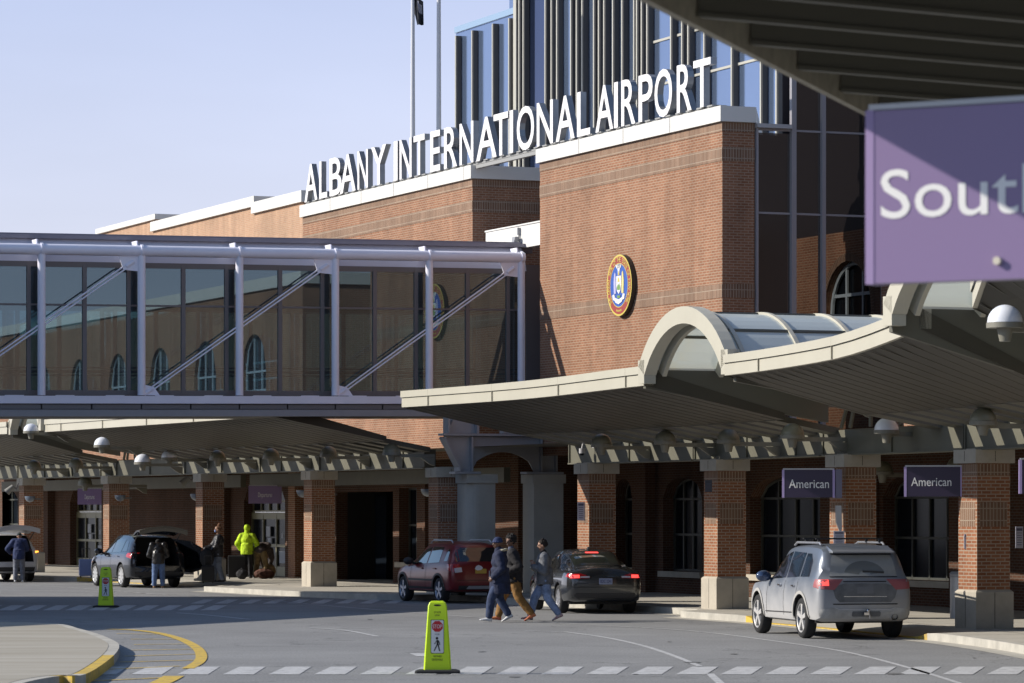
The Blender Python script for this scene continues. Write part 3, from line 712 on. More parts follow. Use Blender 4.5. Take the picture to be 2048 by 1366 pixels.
# ================================================================= footbridge
BL = 40.0                                   # length outwards
UB0 = -.62; UBW = 3.3                       # near truss plane, width away from the camera
def br(s, d, z): return fac(UB0 - d, -s, z - .010*s)     # s outwards, d across, z height at the wall
BRT = thing("footbridge", "enclosed glass footbridge with white tubular truss crossing the road into the terminal", "bridge", fac(-2.6, -1, 5))
S0 = .3; BAY = 2.71
nb = 9; sp = [S0 + BAY*k for k in range(nb+1)]; SE = sp[-1]
tc_ = MB()
ZT, ZB = 9.37, 5.56
for d in (0, UBW):
    m_ = MB(); m_.tube(br(S0-.08, d, ZT), br(SE, d, ZT), .145, n=16); m_.build("top_chord", M_truss, BRT, smooth=60)
    for i, s in enumerate(sp):
        p_ = MB(); p_.tube(br(s, d, ZB), br(s, d, ZT-.1), .105, n=14)
        p_.tube(br(s-.03, d, ZT), br(s+.03, d, ZT), .175, n=16)
        p_.box(br(s+.09, d+.02, ZT+.05), br(s+.13, d+.02, ZT+.05)-br(s+.09, d+.02, ZT+.05), A*-.5 if d == 0 else A*.5, UP*.22)
        p_.build("truss_post", M_truss, BRT, smooth=60)
    bm_ = MB(); bm_.box(br(-.0+.02, d-.12, ZB-.22), br(SE, d-.12, ZB-.22)-br(.02, d-.12, ZB-.22), A*-.24, UP*.2)
    for s in [S0 + BAY/2*k for k in range(2*nb)]:
        bm_.box(br(s+.5, d-.121, ZB-.021), br(s+1.0, d-.121, ZB-.021)-br(s+.5, d-.121, ZB-.021), A*-.06, UP*.02)
    bm_.build("bottom_chord", M_truss, BRT)
    for i in range(0, nb-1, 2):
        dg_ = MB(); lo_, hi_ = br(sp[i+2]-.28, d, ZB+.17), br(sp[i]+.42, d, ZT-.42)
        off = (A*-.0 + UP*.045)
        for k in (-1, 1): dg_.tube(lo_ + off*k*1.1, hi_ + off*k*1.1, .021, n=8)
        dg_.tube(lo_, lo_ + (lo_-hi_).normalized()*.25, .06, n=8); dg_.tube(hi_, hi_ + (hi_-lo_).normalized()*.25, .06, n=8)
        e = A*.02
        dg_.poly_prism([br(sp[i+2], d-.01, ZB), br(sp[i+2]-.5, d-.01, ZB), br(sp[i+2]-.34, d-.01, ZB+.22), br(sp[i+2], d-.01, ZB+.3)], A*-.03)
        dg_.poly_prism([br(sp[i], d-.01, ZT-.1), br(sp[i]+.62, d-.01, ZT-.14), br(sp[i]+.5, d-.01, ZT-.5), br(sp[i], d-.01, ZT-.55)], A*-.03)
        dg_.build("diagonal_rod", M_truss, BRT)
# glazing set inside the truss
GD = .38
M_bg = glass_mat("bridge_glass", (.18,.29,.33), .24, .01, (.40,.54,.62), film=.08)
for d in (GD, UBW-GD):
    g_ = MB(); g_.m = 0
    g_.face((br(.1, d, 5.66), br(SE, d, 5.66), br(SE, d, 9.0), br(.1, d, 9.0))); g_.build("glazing", M_bg, BRT)
    m_ = MB()
    for i, s in enumerate(sp[:-1]):
        for ds, wd in ((.20, .10), (BAY/2+.04, .11), (BAY-.16, .10)):
            m_.box(br(s+ds, d-.05, 5.6), br(s+ds+wd, d-.05, 5.6)-br(s+ds, d-.05, 5.6), A*-.1, UP*3.42)
    for z, h in ((5.56,.14),(8.94,.14),(7.92,.05)): m_.box(br(.1, d-.04, z), br(SE, d-.04, z)-br(.1, d-.04, z), A*-.08, UP*h)
    m_.build("mullion", M_mull, BRT)
    h_ = MB(); 
    for z in (6.18, 6.30): h_.tube(br(.2, d+(.12 if d == GD else -.12), z), br(SE, d+(.12 if d == GD else -.12), z), .02, n=8)
    h_.build("handrail", M_dark, BRT)
vl = MB(); vl.box(br(.2, UBW-.62, 8.55), br(SE, UBW-.62, 8.55)-br(.2, UBW-.62, 8.55), A*-.1, UP*.5); vl.box(br(.2, UBW-.70, 7.95), br(SE, UBW-.70, 7.95)-br(.2, UBW-.70, 7.95), A*-.04, UP*.6); vl.build('ceiling_valance', mat('grey_brown_valance', (.10,.085,.075), .8), BRT)
fl = MB(); fl.box(br(.0, .12, 5.18), br(SE, .12, 5.18)-br(0, .12, 5.18), A*-(UBW-.24), UP*.3); fl.build("floor_deck", mat("bridge_floor", (.10,.10,.10), .7), BRT)
un = MB(); un.box(br(.35, -.1, 5.0), br(SE, -.1, 5.0)-br(.35, -.1, 5.0), A*.05, UP*.14)      # lower lip
un.box(br(.35, -.09, 5.14), br(SE, -.09, 5.14)-br(.35, -.09, 5.14), A*-.2, UP*.04); un.build("drip_edge", M_steel, BRT)
pn = MB()
for i in range(nb*2):
    s = S0 + BAY/2*i; pn.box(br(s+.02, .0, 5.20), br(s+BAY/2-.02, 0, 5.20)-br(s+.02, 0, 5.20), A*-.05, UP*.12)
pn.build("skirt_panel", mat("slate_skirt_panel", (.16,.17,.19), .35), BRT)
so = MB(); so.face((br(.35,-.05,5.01), br(SE,-.05,5.01), br(SE,UBW+.05,5.01), br(.35,UBW+.05,5.01))); so.build("underside", M_soffit, BRT)
ro = MB()
ro.poly_prism([br(0,-.15+.5,9.02), br(0,.5,9.45), br(0,.9,9.84), br(0,UBW-.9,9.84), br(0,UBW-.5,9.45), br(0,UBW-.35,9.02)], br(SE,0,9)-br(0,0,9))
ro.build("roof_fascia", mat("lilac_grey_roof_metal", (.58,.58,.66), .45), BRT)
r2 = MB(); r2.box(br(-.4,.88,9.56), br(SE,.88,9.56)-br(-.4,.88,9.56), A*-(UBW-1.76), UP*.30); r2.box(br(-.4,.6,9.70), br(SE,.6,9.70)-br(-.4,.6,9.70), A*-.3, UP*.10)
r2.build("roof_cap", mat("dark_roof_cap", (.21,.20,.24), .5), BRT)
cab = MB(); cab.box(br(-.5,.3,5.1), br(.35,.3,5.1)-br(-.5,.3,5.1), A*-(UBW-.6), UP*.35)
cab.box(br(-.45,.42,5.0), A*.05, br(0,.42,5)-br(-.45,.42,5.0), UP*4.2); cab.build("wall_closure", M_mull, BRT)

# ---- steel bent and concrete piers under the bridge
PU = .25
bv0, bv1 = ray_v(884, PU-.25), ray_v(1108, PU-.25)
def bt(v, z, d=0): return fac(PU-.1-d, v, z)
FR = thing("bridge_support_frame", "grey arched steel frame carrying the footbridge on two concrete piers", "support frame", fac(-.7, (bv0+bv1)/2, 3.5))
pv = [(ray_v(936,PU), ray_v(992,PU)), (ray_v(1068,PU), ray_v(1128,PU))]
a0, a1 = ray_v(943,PU-.1), ray_v(1068,PU-.1)
pts = [bt(bv0, 4.43), bt(a0-.35, 3.62), bt(a0-.35, 3.46), bt(a0, 3.46)]
for i in range(1, 12):
    t = i/12; pts.append(bt(a0 + (a1-a0)*t, 3.62 + .38*math.sin(pi*t)**.8))
pts += [bt(a1, 3.46), bt(bv1, 3.46), bt(bv1, 4.43)]
wp_ = MB(); wp_.poly_prism(pts, A*-.05)
for v in (a0-.05, a1+.15, bv1-.06): wp_.box(bt(v, 3.47, -.14), B*.05, A*-.32, UP*.93)
wp_.build("web_plate", M_steel, FR)
fg = MB(); fg.box(bt(bv0-.08, 4.433, -.17), B*(bv1-bv0+.1), A*-.4, UP*.06); 
def flange(v0_, z0_, v1_, z1_):
    p, q = bt(v0_, z0_, -.17), bt(v1_, z1_, -.17); d = (q-p); nn = d.cross(A).normalized()*.05; fg.box(p, d, A*-.4, nn)
flange(bv0-.02, 4.40, a0-.37, 3.60); flange(a0-.37, 3.58, a0-.37, 3.47)
fg.box(bt(bv0+.06, 4.5, -.17), B*.06, A*-.4, UP*.45); fg.box(bt(bv0+.9, 4.5, -.17), B*.06, A*-.4, UP*.45)
fg.box(bt(a0-.55, 3.40, -.2), B*.75, A*-.46, UP*.06); fg.box(bt(a1-.3, 3.40, -.2), B*1.1, A*-.46, UP*.06)
fg.build("flange", M_steel, FR)
up = MB(); up.poly_prism([bt(bv0+.1, 4.5), bt(bv0+1.0, 4.5), bt(bv0+.75, 4.97), bt(bv0+.3, 4.97)], A*-.3); up.build("bearing_post", M_steel, FR)
st_ = MB(); st_.box(bt(a0-.1+1.0, 4.5, -.1), B*.9, A*-.3, UP*.32); st_.build("bearing_block", M_steel, FR)
for i, ((v0_, v1_), lab) in enumerate(zip(pv, ("round edged concrete pier sunlit on its left side under the footbridge frame", "square shaded concrete pier under the right end of the footbridge frame"))):
    pr = thing("concrete_pier", lab, "pier", fac(-.7, (v0_+v1_)/2, 0), group="concrete piers under the footbridge")
    b_ = MB(); wdt = v1_-v0_-.02
    prof = []
    vL = v0_+.32; 
    for k in range(7): a_ = pi/2*k/6; prof.append((vL-.32*sin(a_) if i == 0 else v0_ + (.0 if 0 < k < 6 else .0), -.0-.32+.32*cos(a_) if i == 0 else -.32*k/6))
    o_ = [fac(PU + y, x, .1) for x, y in prof]
    prof2 = ([fac(PU, v1_-.02, .1)] + o_ + [fac(PU-.8, v0_, .1), fac(PU-.8, v1_-.02, .1)])
    b_.poly_prism(prof2, UP*3.05); b_.build("shaft", M_conc, pr)
    c_ = MB(); c_.box(fac(PU-.84, v0_-.04, 3.152), B*(wdt+.1), A*.88, UP*.24); c_.build("capital", M_conc, pr)

# ================================================================= beam, columns, canopies
def zfront(k, u):
    return smooth_tab({0: [(-27,4.95),(-1,4.95)], 1: [(8,4.95),(16,4.92),(24.2,4.97)], 2: [(28.2,5.03),(34,5.08),(40,5.36)], 3: [(44,5.46),(45.1,5.92),(50,6.6),(58,6.9)], -1: [(-50,5.0),(-27,4.97)]}[k], u)
BZ0, BZ1 = 3.60, 4.10
TB = thing("canopy_beam", "long olive steel beam resting on the row of brick columns along the kerb", "beam", fac(15, -2.3, 3.6))
def run_beam(ua, ub, name="beam_length"):
    n = max(2, int((ub-ua)/1.5)); m_ = MB(); rings = []
    for i in range(n+1):
        u = ua + (ub-ua)*i/n; v = vc(u)
        rings.append([fac(u, v-.17, BZ0), fac(u, v+.17, BZ0), fac(u, v+.17, BZ1), fac(u, v-.17, BZ1)])
    m_.loft(rings); m_.build(name, M_beam, TB)
    m2 = MB(); rings = []
    for i in range(n+1):
        u = ua + (ub-ua)*i/n; v = vc(u)
        rings.append([fac(u, v-.23, BZ0-.035), fac(u, v+.23, BZ0-.035), fac(u, v+.23, BZ0-.002), fac(u, v-.23, BZ0-.002)])
    m2.loft(rings)
    for i in range(0, n+1):
        u = ua + (ub-ua)*i/n
        if i % 2 == 0: m2.box(fac(u, vc(u)-.21, BZ0+.002), A*.04, B*.038, UP*(BZ1-BZ0-.004))
    m2.build("beam_flange", M_beam, TB)
U_B1 = ray_u(1152, vc(8))
for a_, b_ in ((-60,-28),(-27.9,-13),(-12.9,-2.2),(U_B1,15.2),(15.3,22.8),(22.9,30.2),(30.3,42),(42.1,58)): run_beam(a_, b_)
ib = MB()
for a_, b_ in ((-26,-3),(-60,-27)):
    n=8; rings=[]
    for i in range(n+1):
        u=a_+(b_-a_)*i/n; rings.append([fac(u, .15, 3.2), fac(u,.35,3.2), fac(u,.35,3.62), fac(u,.15,3.62)])
    ib.loft(rings)
ib.build("inner_beam", M_beam, TB)

def col_u(px, off=-.36):
    lo, hi = -60, 60
    for _ in range(50):
        m = (lo+hi)/2; p = fac(m+.36, vc(m)+off)
        if CX + F*p.x/p.y < px: lo = m
        else: hi = m
    return (lo+hi)/2
CT = thing("brick_column", "", "column", (0,0,.15), group="brick columns along the kerb")
ang = math.atan2(A.y, A.x); CT.rotation_euler = (0,0,ang); CT.location = (0,0,.15)
def local_obj(o, parent): o.parent = parent; return o
def boxuv(mb, w, z0, z1): mb.box((-w/2,-w/2,z0),(w,0,0),(0,w,0),(0,0,z1-z0)); return mb
sh = MB(); boxuv(sh, .72, .74, 3.16)
o = sh.build("shaft", M_brick_low); local_obj(o, CT)
sb = MB()
for z0, z1 in ((2.93,3.15),(1.95,2.42)):
    for sgn, ax, ay in ((1,V((1,0,0)),V((0,1,0))),(-1,V((1,0,0)),V((0,1,0))),(1,V((0,1,0)),V((1,0,0))),(-1,V((0,1,0)),V((1,0,0)))):
        p = ay*(.3615*sgn) - ax*.3; q = ay*(.3615*sgn) + ax*.3
        if z1 > 3: p = ay*(.3615*sgn) - ax*.36; q = ay*(.3615*sgn) + ax*.36
        if sgn * (1 if ay.y else -1) > 0: p, q = q, p
        sb.wall(p, q, z0, z1)
local_obj(sb.build("soldier_course", M_soldier), CT)
bs = MB(); 
def chamfer_box(mb, w, z0, z1, c=.03, w2=None):
    w2 = w2 or w
    r = [[(-w/2,-w/2,z0),(w/2,-w/2,z0),(w/2,w/2,z0),(-w/2,w/2,z0)], [(-w/2,-w/2,z1-c),(w/2,-w/2,z1-c),(w/2,w/2,z1-c),(-w/2,w/2,z1-c)], [(-w2/2+c,-w2/2+c,z1),(w2/2-c,-w2/2+c,z1),(w2/2-c,w2/2-c,z1),(-w2/2+c,w2/2-c,z1)]]
    mb.loft([[V(p) for p in x] for x in r])
chamfer_box(bs, .82, 0, .74, .04)
for sgn in (-1, 1):
    bs.cbox((0, sgn*.4102, .36), .012, .004, .70); 
b_o = bs.build("base", M_stone); local_obj(b_o, CT)
jj = MB(); jj.cbox((.0,.4115,.36), .012,.004,.68); jj.cbox((0,-.4115,.36), .012,.004,.68); jj.cbox((.4115,0,.36), .004,.012,.68); jj.cbox((-.4115,0,.36), .004,.012,.68)
jj.cbox((.4315,0,3.30), .004,.012,.2); jj.cbox((-.4315,0,3.30), .004,.012,.2); jj.cbox((0,-.4315,3.30), .012,.004,.2)
local_obj(jj.build("stone_joint", mat("joint_dirt", (.1,.09,.08))), CT)
cc = MB(); cc.cbox((0,0,3.295), .86,.86,.26); cc.cbox((0,0,3.425), .5,.5,.05); local_obj(cc.build("capital", M_stone), CT)
cols = [(1954, "rightmost brick column with the bin behind it and the right airline sign on it"),
        (1691, "brick column behind the dusty silver car with a long wall lamp and notice"),
        (1435, "brick column between the grey saloon and the dusty silver car"),
        (1178, "shaded brick column just right of the concrete piers carrying a security camera above"),
        (876, "brick column behind the red hatchback left of the concrete piers"),
        (623.5, "brick column right of the bending traveller near automatic doors"),
        (405, "brick column behind the masked woman with the bags"),
        (218, "brick column behind the dark car with its tailgate raised"),
        (48, "brick column behind the man in the navy jacket at far left")]
for i, (px, lab) in enumerate(cols):
    u = col_u(px); loc = fac(u, vc(u), .15)
    if i == 0: CT.location = loc; CT['label'] = lab; CU0 = u
    else: dup(CT, loc, label=lab)
bpy.context.view_layer.update()

M_rafter = mat("canopy_rafter", (.12,.115,.09), .55)
RIB = mat("soffit_seam", (.10,.092,.07), .5)
SM = mat("milky_skylight", (.62,.68,.70), .25, coat=.3)
def canopy(k, ua, ub, label, gap=1.6, seam=.62):
    t = thing("street_canopy", label, "canopy", fac((ua+ub)/2, vf((ua+ub)/2), 4.5), group="curved canopies over the kerb")
    n = max(4, int((ub-ua)/1.0)); U = [ua + (ub-ua)*i/n for i in range(n+1)]
    fs = MB(); sf = MB(); rt = MB(); lip = MB()
    def sof(u, s, dz=0):     # s 0 front .. 1 at the gap
        v = vf(u) + (vc(u)-gap-vf(u))*s; z = zfront(k, u); zb = 4.17 + (4.37-4.17)*1.0
        return fac(u, v, z + (4.30-z)*s + dz)
    for a, b in zip(U, U[1:]):
        za, zb = zfront(k, a), zfront(k, b)
        fs.face((fac(a, vf(a), za), fac(b, vf(b), zb), fac(b, vf(b), zb+.235), fac(a, vf(a), za+.235)))
        fs.face((fac(a, vf(a)-.035, za+.24), fac(b, vf(b)-.035, zb+.24), fac(b, vf(b)-.035, zb+.40), fac(a, vf(a)-.035, za+.40)))
        fs.face((fac(a, vf(a)-.035, za+.40), fac(b, vf(b)-.035, zb+.40), fac(b, vf(b)+.2, zb+.40), fac(a, vf(a)+.2, za+.40)))
        fs.face((fac(a, vf(a), za), fac(a, vf(a)+.12, za), fac(b, vf(b)+.12, zb), fac(b, vf(b), zb)))
        ns = 5
        for j in range(ns):
            s0, s1 = j/ns, (j+1)/ns
            s0 = max(s0, .03)
            sf.face((sof(a, s0, .03), sof(a, s1), sof(b, s1), sof(b, s0, .03)) if j == 0 else (sof(a, s0), sof(a, s1), sof(b, s1), sof(b, s0)))
            rt.face((sof(a, s0, .34-.2*s0), sof(b, s0, .34-.2*s0), sof(b, s1, .34-.2*s1), sof(a, s1, .34-.2*s1)))
    for u in (ua, ub):      # closed ends
        for j in range(5):
            s0, s1 = j/5, (j+1)/5
            sf.face((sof(u, s0), sof(u, s1), sof(u, s1, .34-.2*s1), sof(u, s0, .34-.2*s0)))
        fs.face((fac(u, vf(u)-.03, zfront(k,u)+.24), fac(u, vf(u)+.2, zfront(k,u)+.24), fac(u, vf(u)+.2, zfront(k,u)+.4), fac(u, vf(u)-.03, zfront(k,u)+.4)))
        fs.face((fac(u, vf(u), zfront(k,u)), fac(u, vf(u)+.2, zfront(k,u)), fac(u, vf(u)+.2, zfront(k,u)+.24), fac(u, vf(u), zfront(k,u)+.24)))
    for a, b in zip(U, U[1:]): sf.face((sof(a,1), sof(b,1), sof(b,1,.14), sof(a,1,.14)))
    fs.build("fascia", M_cream, t); sf.build("soffit", M_soffit, t); rt.build("roof_sheet", M_coping, t)
    sm_ = MB(); u = ua + .2
    while u < ub-.1:
        p, q = sof(u, .03, -.010), sof(u, 1, -.010); d = q-p; w_ = A*.035
        sm_.box(p, d, w_, UP*.012); u += seam
    sm_.build("soffit_seam", RIB, t)
    ra = MB(); u = ua + .3
    while u < ub-.35:
        p = sof(u, .985, -.02); q = fac(u, vc(u)-.17, 4.02); ra.box(p, q-p, A*.56, UP*.13); u += 1.14
    p = sof(ua,.96,-.1)
    ra.build("rafter", M_rafter, t)
    jn = MB(); u = ua + 1.9
    while u < ub-.5:
        jn.box(fac(u, vf(u)-.037, zfront(k,u)+.002), A*.010, B*.03, UP*.40); u += 4.4
    jn.build("fascia_joint", mat("joint_shade", (.3,.28,.22), .7), t)
    return t
canopy(1, 8.0, 24.15, "middle canopy with a cream edge dipping in front of the round emblem wall", )
canopy(2, 28.25, 40.0, "right canopy with cream edge sweeping upwards behind the dusty silver car")
canopy(3, 44.0, 56.0, "steep canopy end at the right edge below the large purple sign")
canopy(0, -23.1, -1.4, "left canopy with a cream edge passing beneath the footbridge")
canopy(-1, -48, -27.2, "farthest canopy at the left edge beyond the footbridge")
def skylight(ua, ub, label, zs, rise, hide=False):
    t = thing("barrel_skylight", label, "skylight", fac((ua+ub)/2, vf((ua+ub)/2), 5.4), group="arched skylights between the canopies")
    uc = (ua+ub)/2; hw_ = (ub-ua)/2 + .05; vfr = vf(uc); L = vc(uc) - .4 - vfr
    Rr = (hw_*hw_ + rise*rise)/(2*rise); a_max = math.asin(min(1, hw_/Rr)); n = 20
    def arc(i, r_off, v, n=n, base=None):
        a_ = -a_max + 2*a_max*i/n; r_ = Rr + r_off
        return fac(uc + r_*sin(a_), v, zs + rise - Rr + r_*cos(a_))
    ab = MB()
    for i in range(n):
        ab.face((arc(i,-.34,vfr-.05), arc(i+1,-.34,vfr-.05), arc(i+1,0,vfr-.05), arc(i,0,vfr-.05)))
        ab.face((arc(i,0,vfr-.05), arc(i+1,0,vfr-.05), arc(i+1,0,vfr+.22), arc(i,0,vfr+.22)))
        ab.face((arc(i,-.34,vfr+.22), arc(i+1,-.34,vfr+.22), arc(i+1,-.34,vfr-.05), arc(i,-.34,vfr-.05)))
        ab.face((arc(i+1,-.34,vfr+.22), arc(i,-.34,vfr+.22), arc(i,0,vfr+.22), arc(i+1,0,vfr+.22)))
    for s_ in (-1, 1):     # legs of the arch down to the canopy edge
        e = arc(0 if s_ < 0 else n, -.2, vfr-.05)
        ab.box(fac(uc + s_*(hw_+.02) - (.0 if s_ < 0 else .30), vfr-.05, zs-.36 if s_ < 0 else zs-.30), A*.30, B*.26, UP*.48)
    ab.build("arch_band", M_cream, t)
    gd = MB()
    for i in range(n): gd.face((arc(i,-.13,vfr+.2), arc(i+1,-.13,vfr+.2), arc(i+1,-.13,vfr+L), arc(i,-.13,vfr+L)))
    MD = MATS.get("fritted_panel") or bpy.data.materials.new("fritted_panel")
    if "fritted_panel" not in MATS:
        MATS["fritted_panel"] = MD; MD.use_nodes = True; nn = MD.node_tree.nodes; ll = MD.node_tree.links
        nn.remove(nn["Principled BSDF"]); a1_ = nn.new("ShaderNodeBsdfDiffuse"); a1_.inputs[0].default_value = (.72,.80,.82,1); a2_ = nn.new("ShaderNodeBsdfTranslucent"); a2_.inputs[0].default_value = (.62,.68,.62,1)
        mx_ = nn.new("ShaderNodeMixShader"); mx_.inputs[0].default_value = .45; ll.new(a1_.outputs[0], mx_.inputs[1]); ll.new(a2_.outputs[0], mx_.inputs[2]); g3 = nn.new("ShaderNodeBsdfGlossy"); g3.inputs["Roughness"].default_value = .12; m3 = nn.new("ShaderNodeMixShader"); m3.inputs[0].default_value = .22; ll.new(mx_.outputs[0], m3.inputs[1]); ll.new(g3.outputs[0], m3.inputs[2]); ll.new(m3.outputs[0], nn["Material Output"].inputs[0])
    gd.build("glazing", MD, t)
    nr = 3
    for j in range(nr+1):
        rb = MB(); v = vfr + .35 + (L-.45)*j/nr
        for i in range(n):
            rb.face((arc(i,-.08,v), arc(i+1,-.08,v), arc(i+1,-.08,v+.09), arc(i,-.08,v+.09)))
            rb.face((arc(i+1,-.38,v), arc(i,-.38,v), arc(i,-.38,v+.09), arc(i+1,-.38,v+.09)))
            rb.face((arc(i,-.38,v), arc(i+1,-.38,v), arc(i+1,-.08,v), arc(i,-.08,v))); rb.face((arc(i+1,-.38,v+.09), arc(i,-.38,v+.09), arc(i,-.08,v+.09), arc(i+1,-.08,v+.09)))
        rb.build("arch_rib", M_cream, t)
    pu = MB()
    for f_ in (.2, .5, .8):
        i = f_*n; p = arc(i, -.13, vfr+.2); q = arc(i, -.13, vfr+L); MB().tube(p, q, .045, n=6).build("purlin", M_rafter, t)
    sb_ = MB()
    for s_, u in ((1, ua-.02), (-1, ub+.02)):
        sb_ = MB(); sb_.poly_prism([fac(u, vfr+.1, zs-.45), fac(u, vfr+.1, zs+.12), fac(u, vfr+L, zs+.12), fac(u, vfr+L, 4.25)], A*(-.12*s_))
        sb_.build("side_beam", M_rafter, t)
    eb = MB()
    for i in range(n): eb.face((arc(i,-.12,vfr+L), arc(i+1,-.12,vfr+L), fac(uc+ (Rr)*sin(-a_max+2*a_max*(i+1)/n), vfr+L, 4.9), fac(uc+Rr*sin(-a_max+2*a_max*i/n), vfr+L, 4.9)))
    eb.build("end_panel", M_beam, t)
    sr = MB()
    for du in (-1.3, -.9, .9, 1.3, 0):
        MB().tube(fac(uc+du, vfr+L-.1, 4.12), fac(uc+du*.55, vfr+L-.1, 5.1), .045, n=6).build("strut", M_beam, t)
    return t
skylight(24.15, 28.25, "arched barrel skylight with cream front band below the state emblem", 5.36, 1.12)
skylight(40.0, 44.0, "arched skylight half hidden under the large purple sign", 5.75, 1.15)
skylight(-27.2, -23.1, "small arched skylight at the far left beneath the footbridge", 5.3, 1.1)
# roof strip behind skylights
# ================================================================= dome lamps
LT = thing("dome_lamp", "", "lamp", (0,0,0), group="dome lamps on the canopy beam")
d_ = MB(); d_.ball((0,0,0), .245, 8, 20, half=True); local_obj(d_.build("dome", M_dome, smooth=60), LT)
d_ = MB(); d_.tube((0,0,-.075),(0,0,-.003), .255, n=24); d_.tube((0,0,-.26),(0,0,-.077), .075, .115, n=16)
local_obj(d_.build("collar", M_dome_base, smooth=40), LT)
d_ = MB(); d_.box((.0,-.05,-.13),(1.25,0,0),(0,.12,0),(0,0,.09)); d_.poly_prism([(.85,-.05,-.14),(1.25,-.05,-.14),(1.25,-.05,-.36),(1.12,-.05,-.32)], (0,.1,0)); local_obj(d_.build("bracket", M_dome_base), LT)
DSHADED = [c for c in LT.children if c.name.startswith('dome')][0].data.copy(); DSHADED.materials.clear(); DSHADED.materials.append(M_dome_shaded)
lamps = [(1412,758,76,"dome lamp hanging under the arched skylight"),(1638,802,77,"white dome lamp right of the arched skylight lamp"),(1773,860,73,"white dome lamp in front of the beam above the right airline sign"),
 (2010,645,50,"large white dome lamp just below the big purple sign"),(1862,836,86,"dome lamp partly hidden behind struts of the right canopy"),
 (1203,888,0,"shaded dome lamp beside the security camera"),(1330,882,0,"shaded dome lamp above the saloon, second from the security camera"),(1457,880,0,"shaded dome lamp above the column right of the saloon"),(1585,870,0,"shaded dome lamp above the left airline sign"),
 (1966,842,0,"big shaded dome lamp above the rightmost column"),(62,862,118,"lit dome lamp at the far left under the footbridge"),(204,890,112,"lit dome lamp under the left canopy edge"),(285,924,110,"lit dome lamp in front of the beam above the dark car"),
 (338,915,116,"half hidden lit dome lamp right of the lamp above the dark car"),(435,916,0,"shaded dome lamp above the masked woman"),(542,913,0,"shaded dome lamp above the automatic doors"),(657,909,0,"shaded dome lamp above the column right of the doors"),(783,905,0,"shaded dome lamp nearest the left concrete pier"),
 (68,934,0,"shaded dome lamp above the man in the navy jacket"),(152,930,0,"shaded dome lamp above the left glass doors"),
 (770,957,118,"dome lamp on the inner beam above the red hatchback"),(170,925+42,128,"dome lamp on the inner beam left of the dark car"),(222+2,925+42,127,"second dome lamp on the inner beam above the dark car"),
 (1765,943,84,"dim dome lamp in the walkway behind the left airline sign"),(1916,935,78,"dim dome lamp in the walkway above the right airline sign")]
arm_a = math.atan2(B.y, B.x)
for i, (px, py, d, lab) in enumerate(lamps):
    if d == 0:
        lo, hi = -50, 56
        for _ in range(40):
            m = (lo+hi)/2; p = fac(m, vc(m)-1.42)
            if CX + F*p.x/p.y < px: lo = m
            else: hi = m
        d = fac(lo, vc(lo)-1.42).y
    p = at(px, py, d)
    if i == 0: LT.location = p; LT.rotation_euler = (0,0,arm_a); LT['label'] = lab
    else:
        r_ = dup(LT, p, label=lab)
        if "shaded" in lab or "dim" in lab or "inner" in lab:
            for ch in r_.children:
                if ch.name.startswith("dome"): ch.data = DSHADED
# lamp posts: hangers carrying those lamps which stand free of the beam
for px, py, d, z1 in ((1412,758,76,5.5),(1638,802,77,4.9),(2010,645,50,5.9),(62,862,118,5.2),(204,890,112,5.0)):
    p = at(px, py, d)
# ================================================================= security camera, floodlight, wall lamps
def secam(px, py, d, lab):
    p = at(px, py, d); t = thing("security_camera", lab, "camera", p, arm_a)
    m_ = MB(); m_.tube((0,0,-.02),(0,0,.10), .075, n=16); m_.path([V((0,0,.1)),V((.02,0,.2)),V((.08,0,.24)),V((.3,0,.24))], .02); m_.cbox((.33,0,.22), .07,.1,.2); local_obj(m_.build("housing", mat("pale_grey_plastic", (.5,.5,.52), .4)), t)
    m_ = MB(); m_.ball((0,0,-.02), .06, 8, 14, sc3=(1,1,1)); local_obj(m_.build("lens_dome", M_dglass, smooth=60), t)
secam(1164, 905, 90.2, "white dome security camera hooked on the beam end")
ft = thing("floodlight", "small grey floodlight on the recess parapet behind the footbridge", "floodlight", at(1034, 474, 101.5), arm_a)
m_ = MB(); m_.poly_prism([(-.10,-.12,0),(-.10,.12,0),(-.14,.06,-.24),(-.14,-.06,-.24)], (.12,0,.0)); m_.cbox((.06,0,.16), .1,.08,.2); local_obj(m_.build("lamp_head", M_steel), ft)
m_ = MB(); m_.tube((.06,0,-.3),(.06,0,.1), .02); local_obj(m_.build("stem", M_steel), ft)
i = 0
for px, py, d, lab in ((605,987,111,"twin blue grey lamp on the left of the column by the doors"),(649,989,110.5,"twin blue grey lamp on the right of the column by the doors"),(855,985,104,"blue grey lamp above the red hatchback"),(392,994,119,"blue grey lamp above the masked woman"),(240,996,124,"blue grey lamp above the dark car"),(60,998,130,"blue grey lamp above the white car")):
    t = thing("uplight", lab, "lamp", at(px, py, d-.4), arm_a, group="blue grey uplights on the columns")
    m_ = MB(); rings = []
    for k in range(6):
        a_ = k/5; z_ = .1 - .22*a_; r_ = .26*math.sqrt(max(.02, 1-a_*a_)); rings.append([V((r_*cos(2*pi*j/14)*.7, r_*sin(2*pi*j/14), z_)) for j in range(14)])
    m_.loft(rings); local_obj(m_.build("shade", mat("blue_grey_enamel", (.10,.13,.18), .3, coat=.5), smooth=60), t)
    m_ = MB(); m_.cbox((.25,0,0), .3,.06,.06); local_obj(m_.build("arm", M_mull), t)
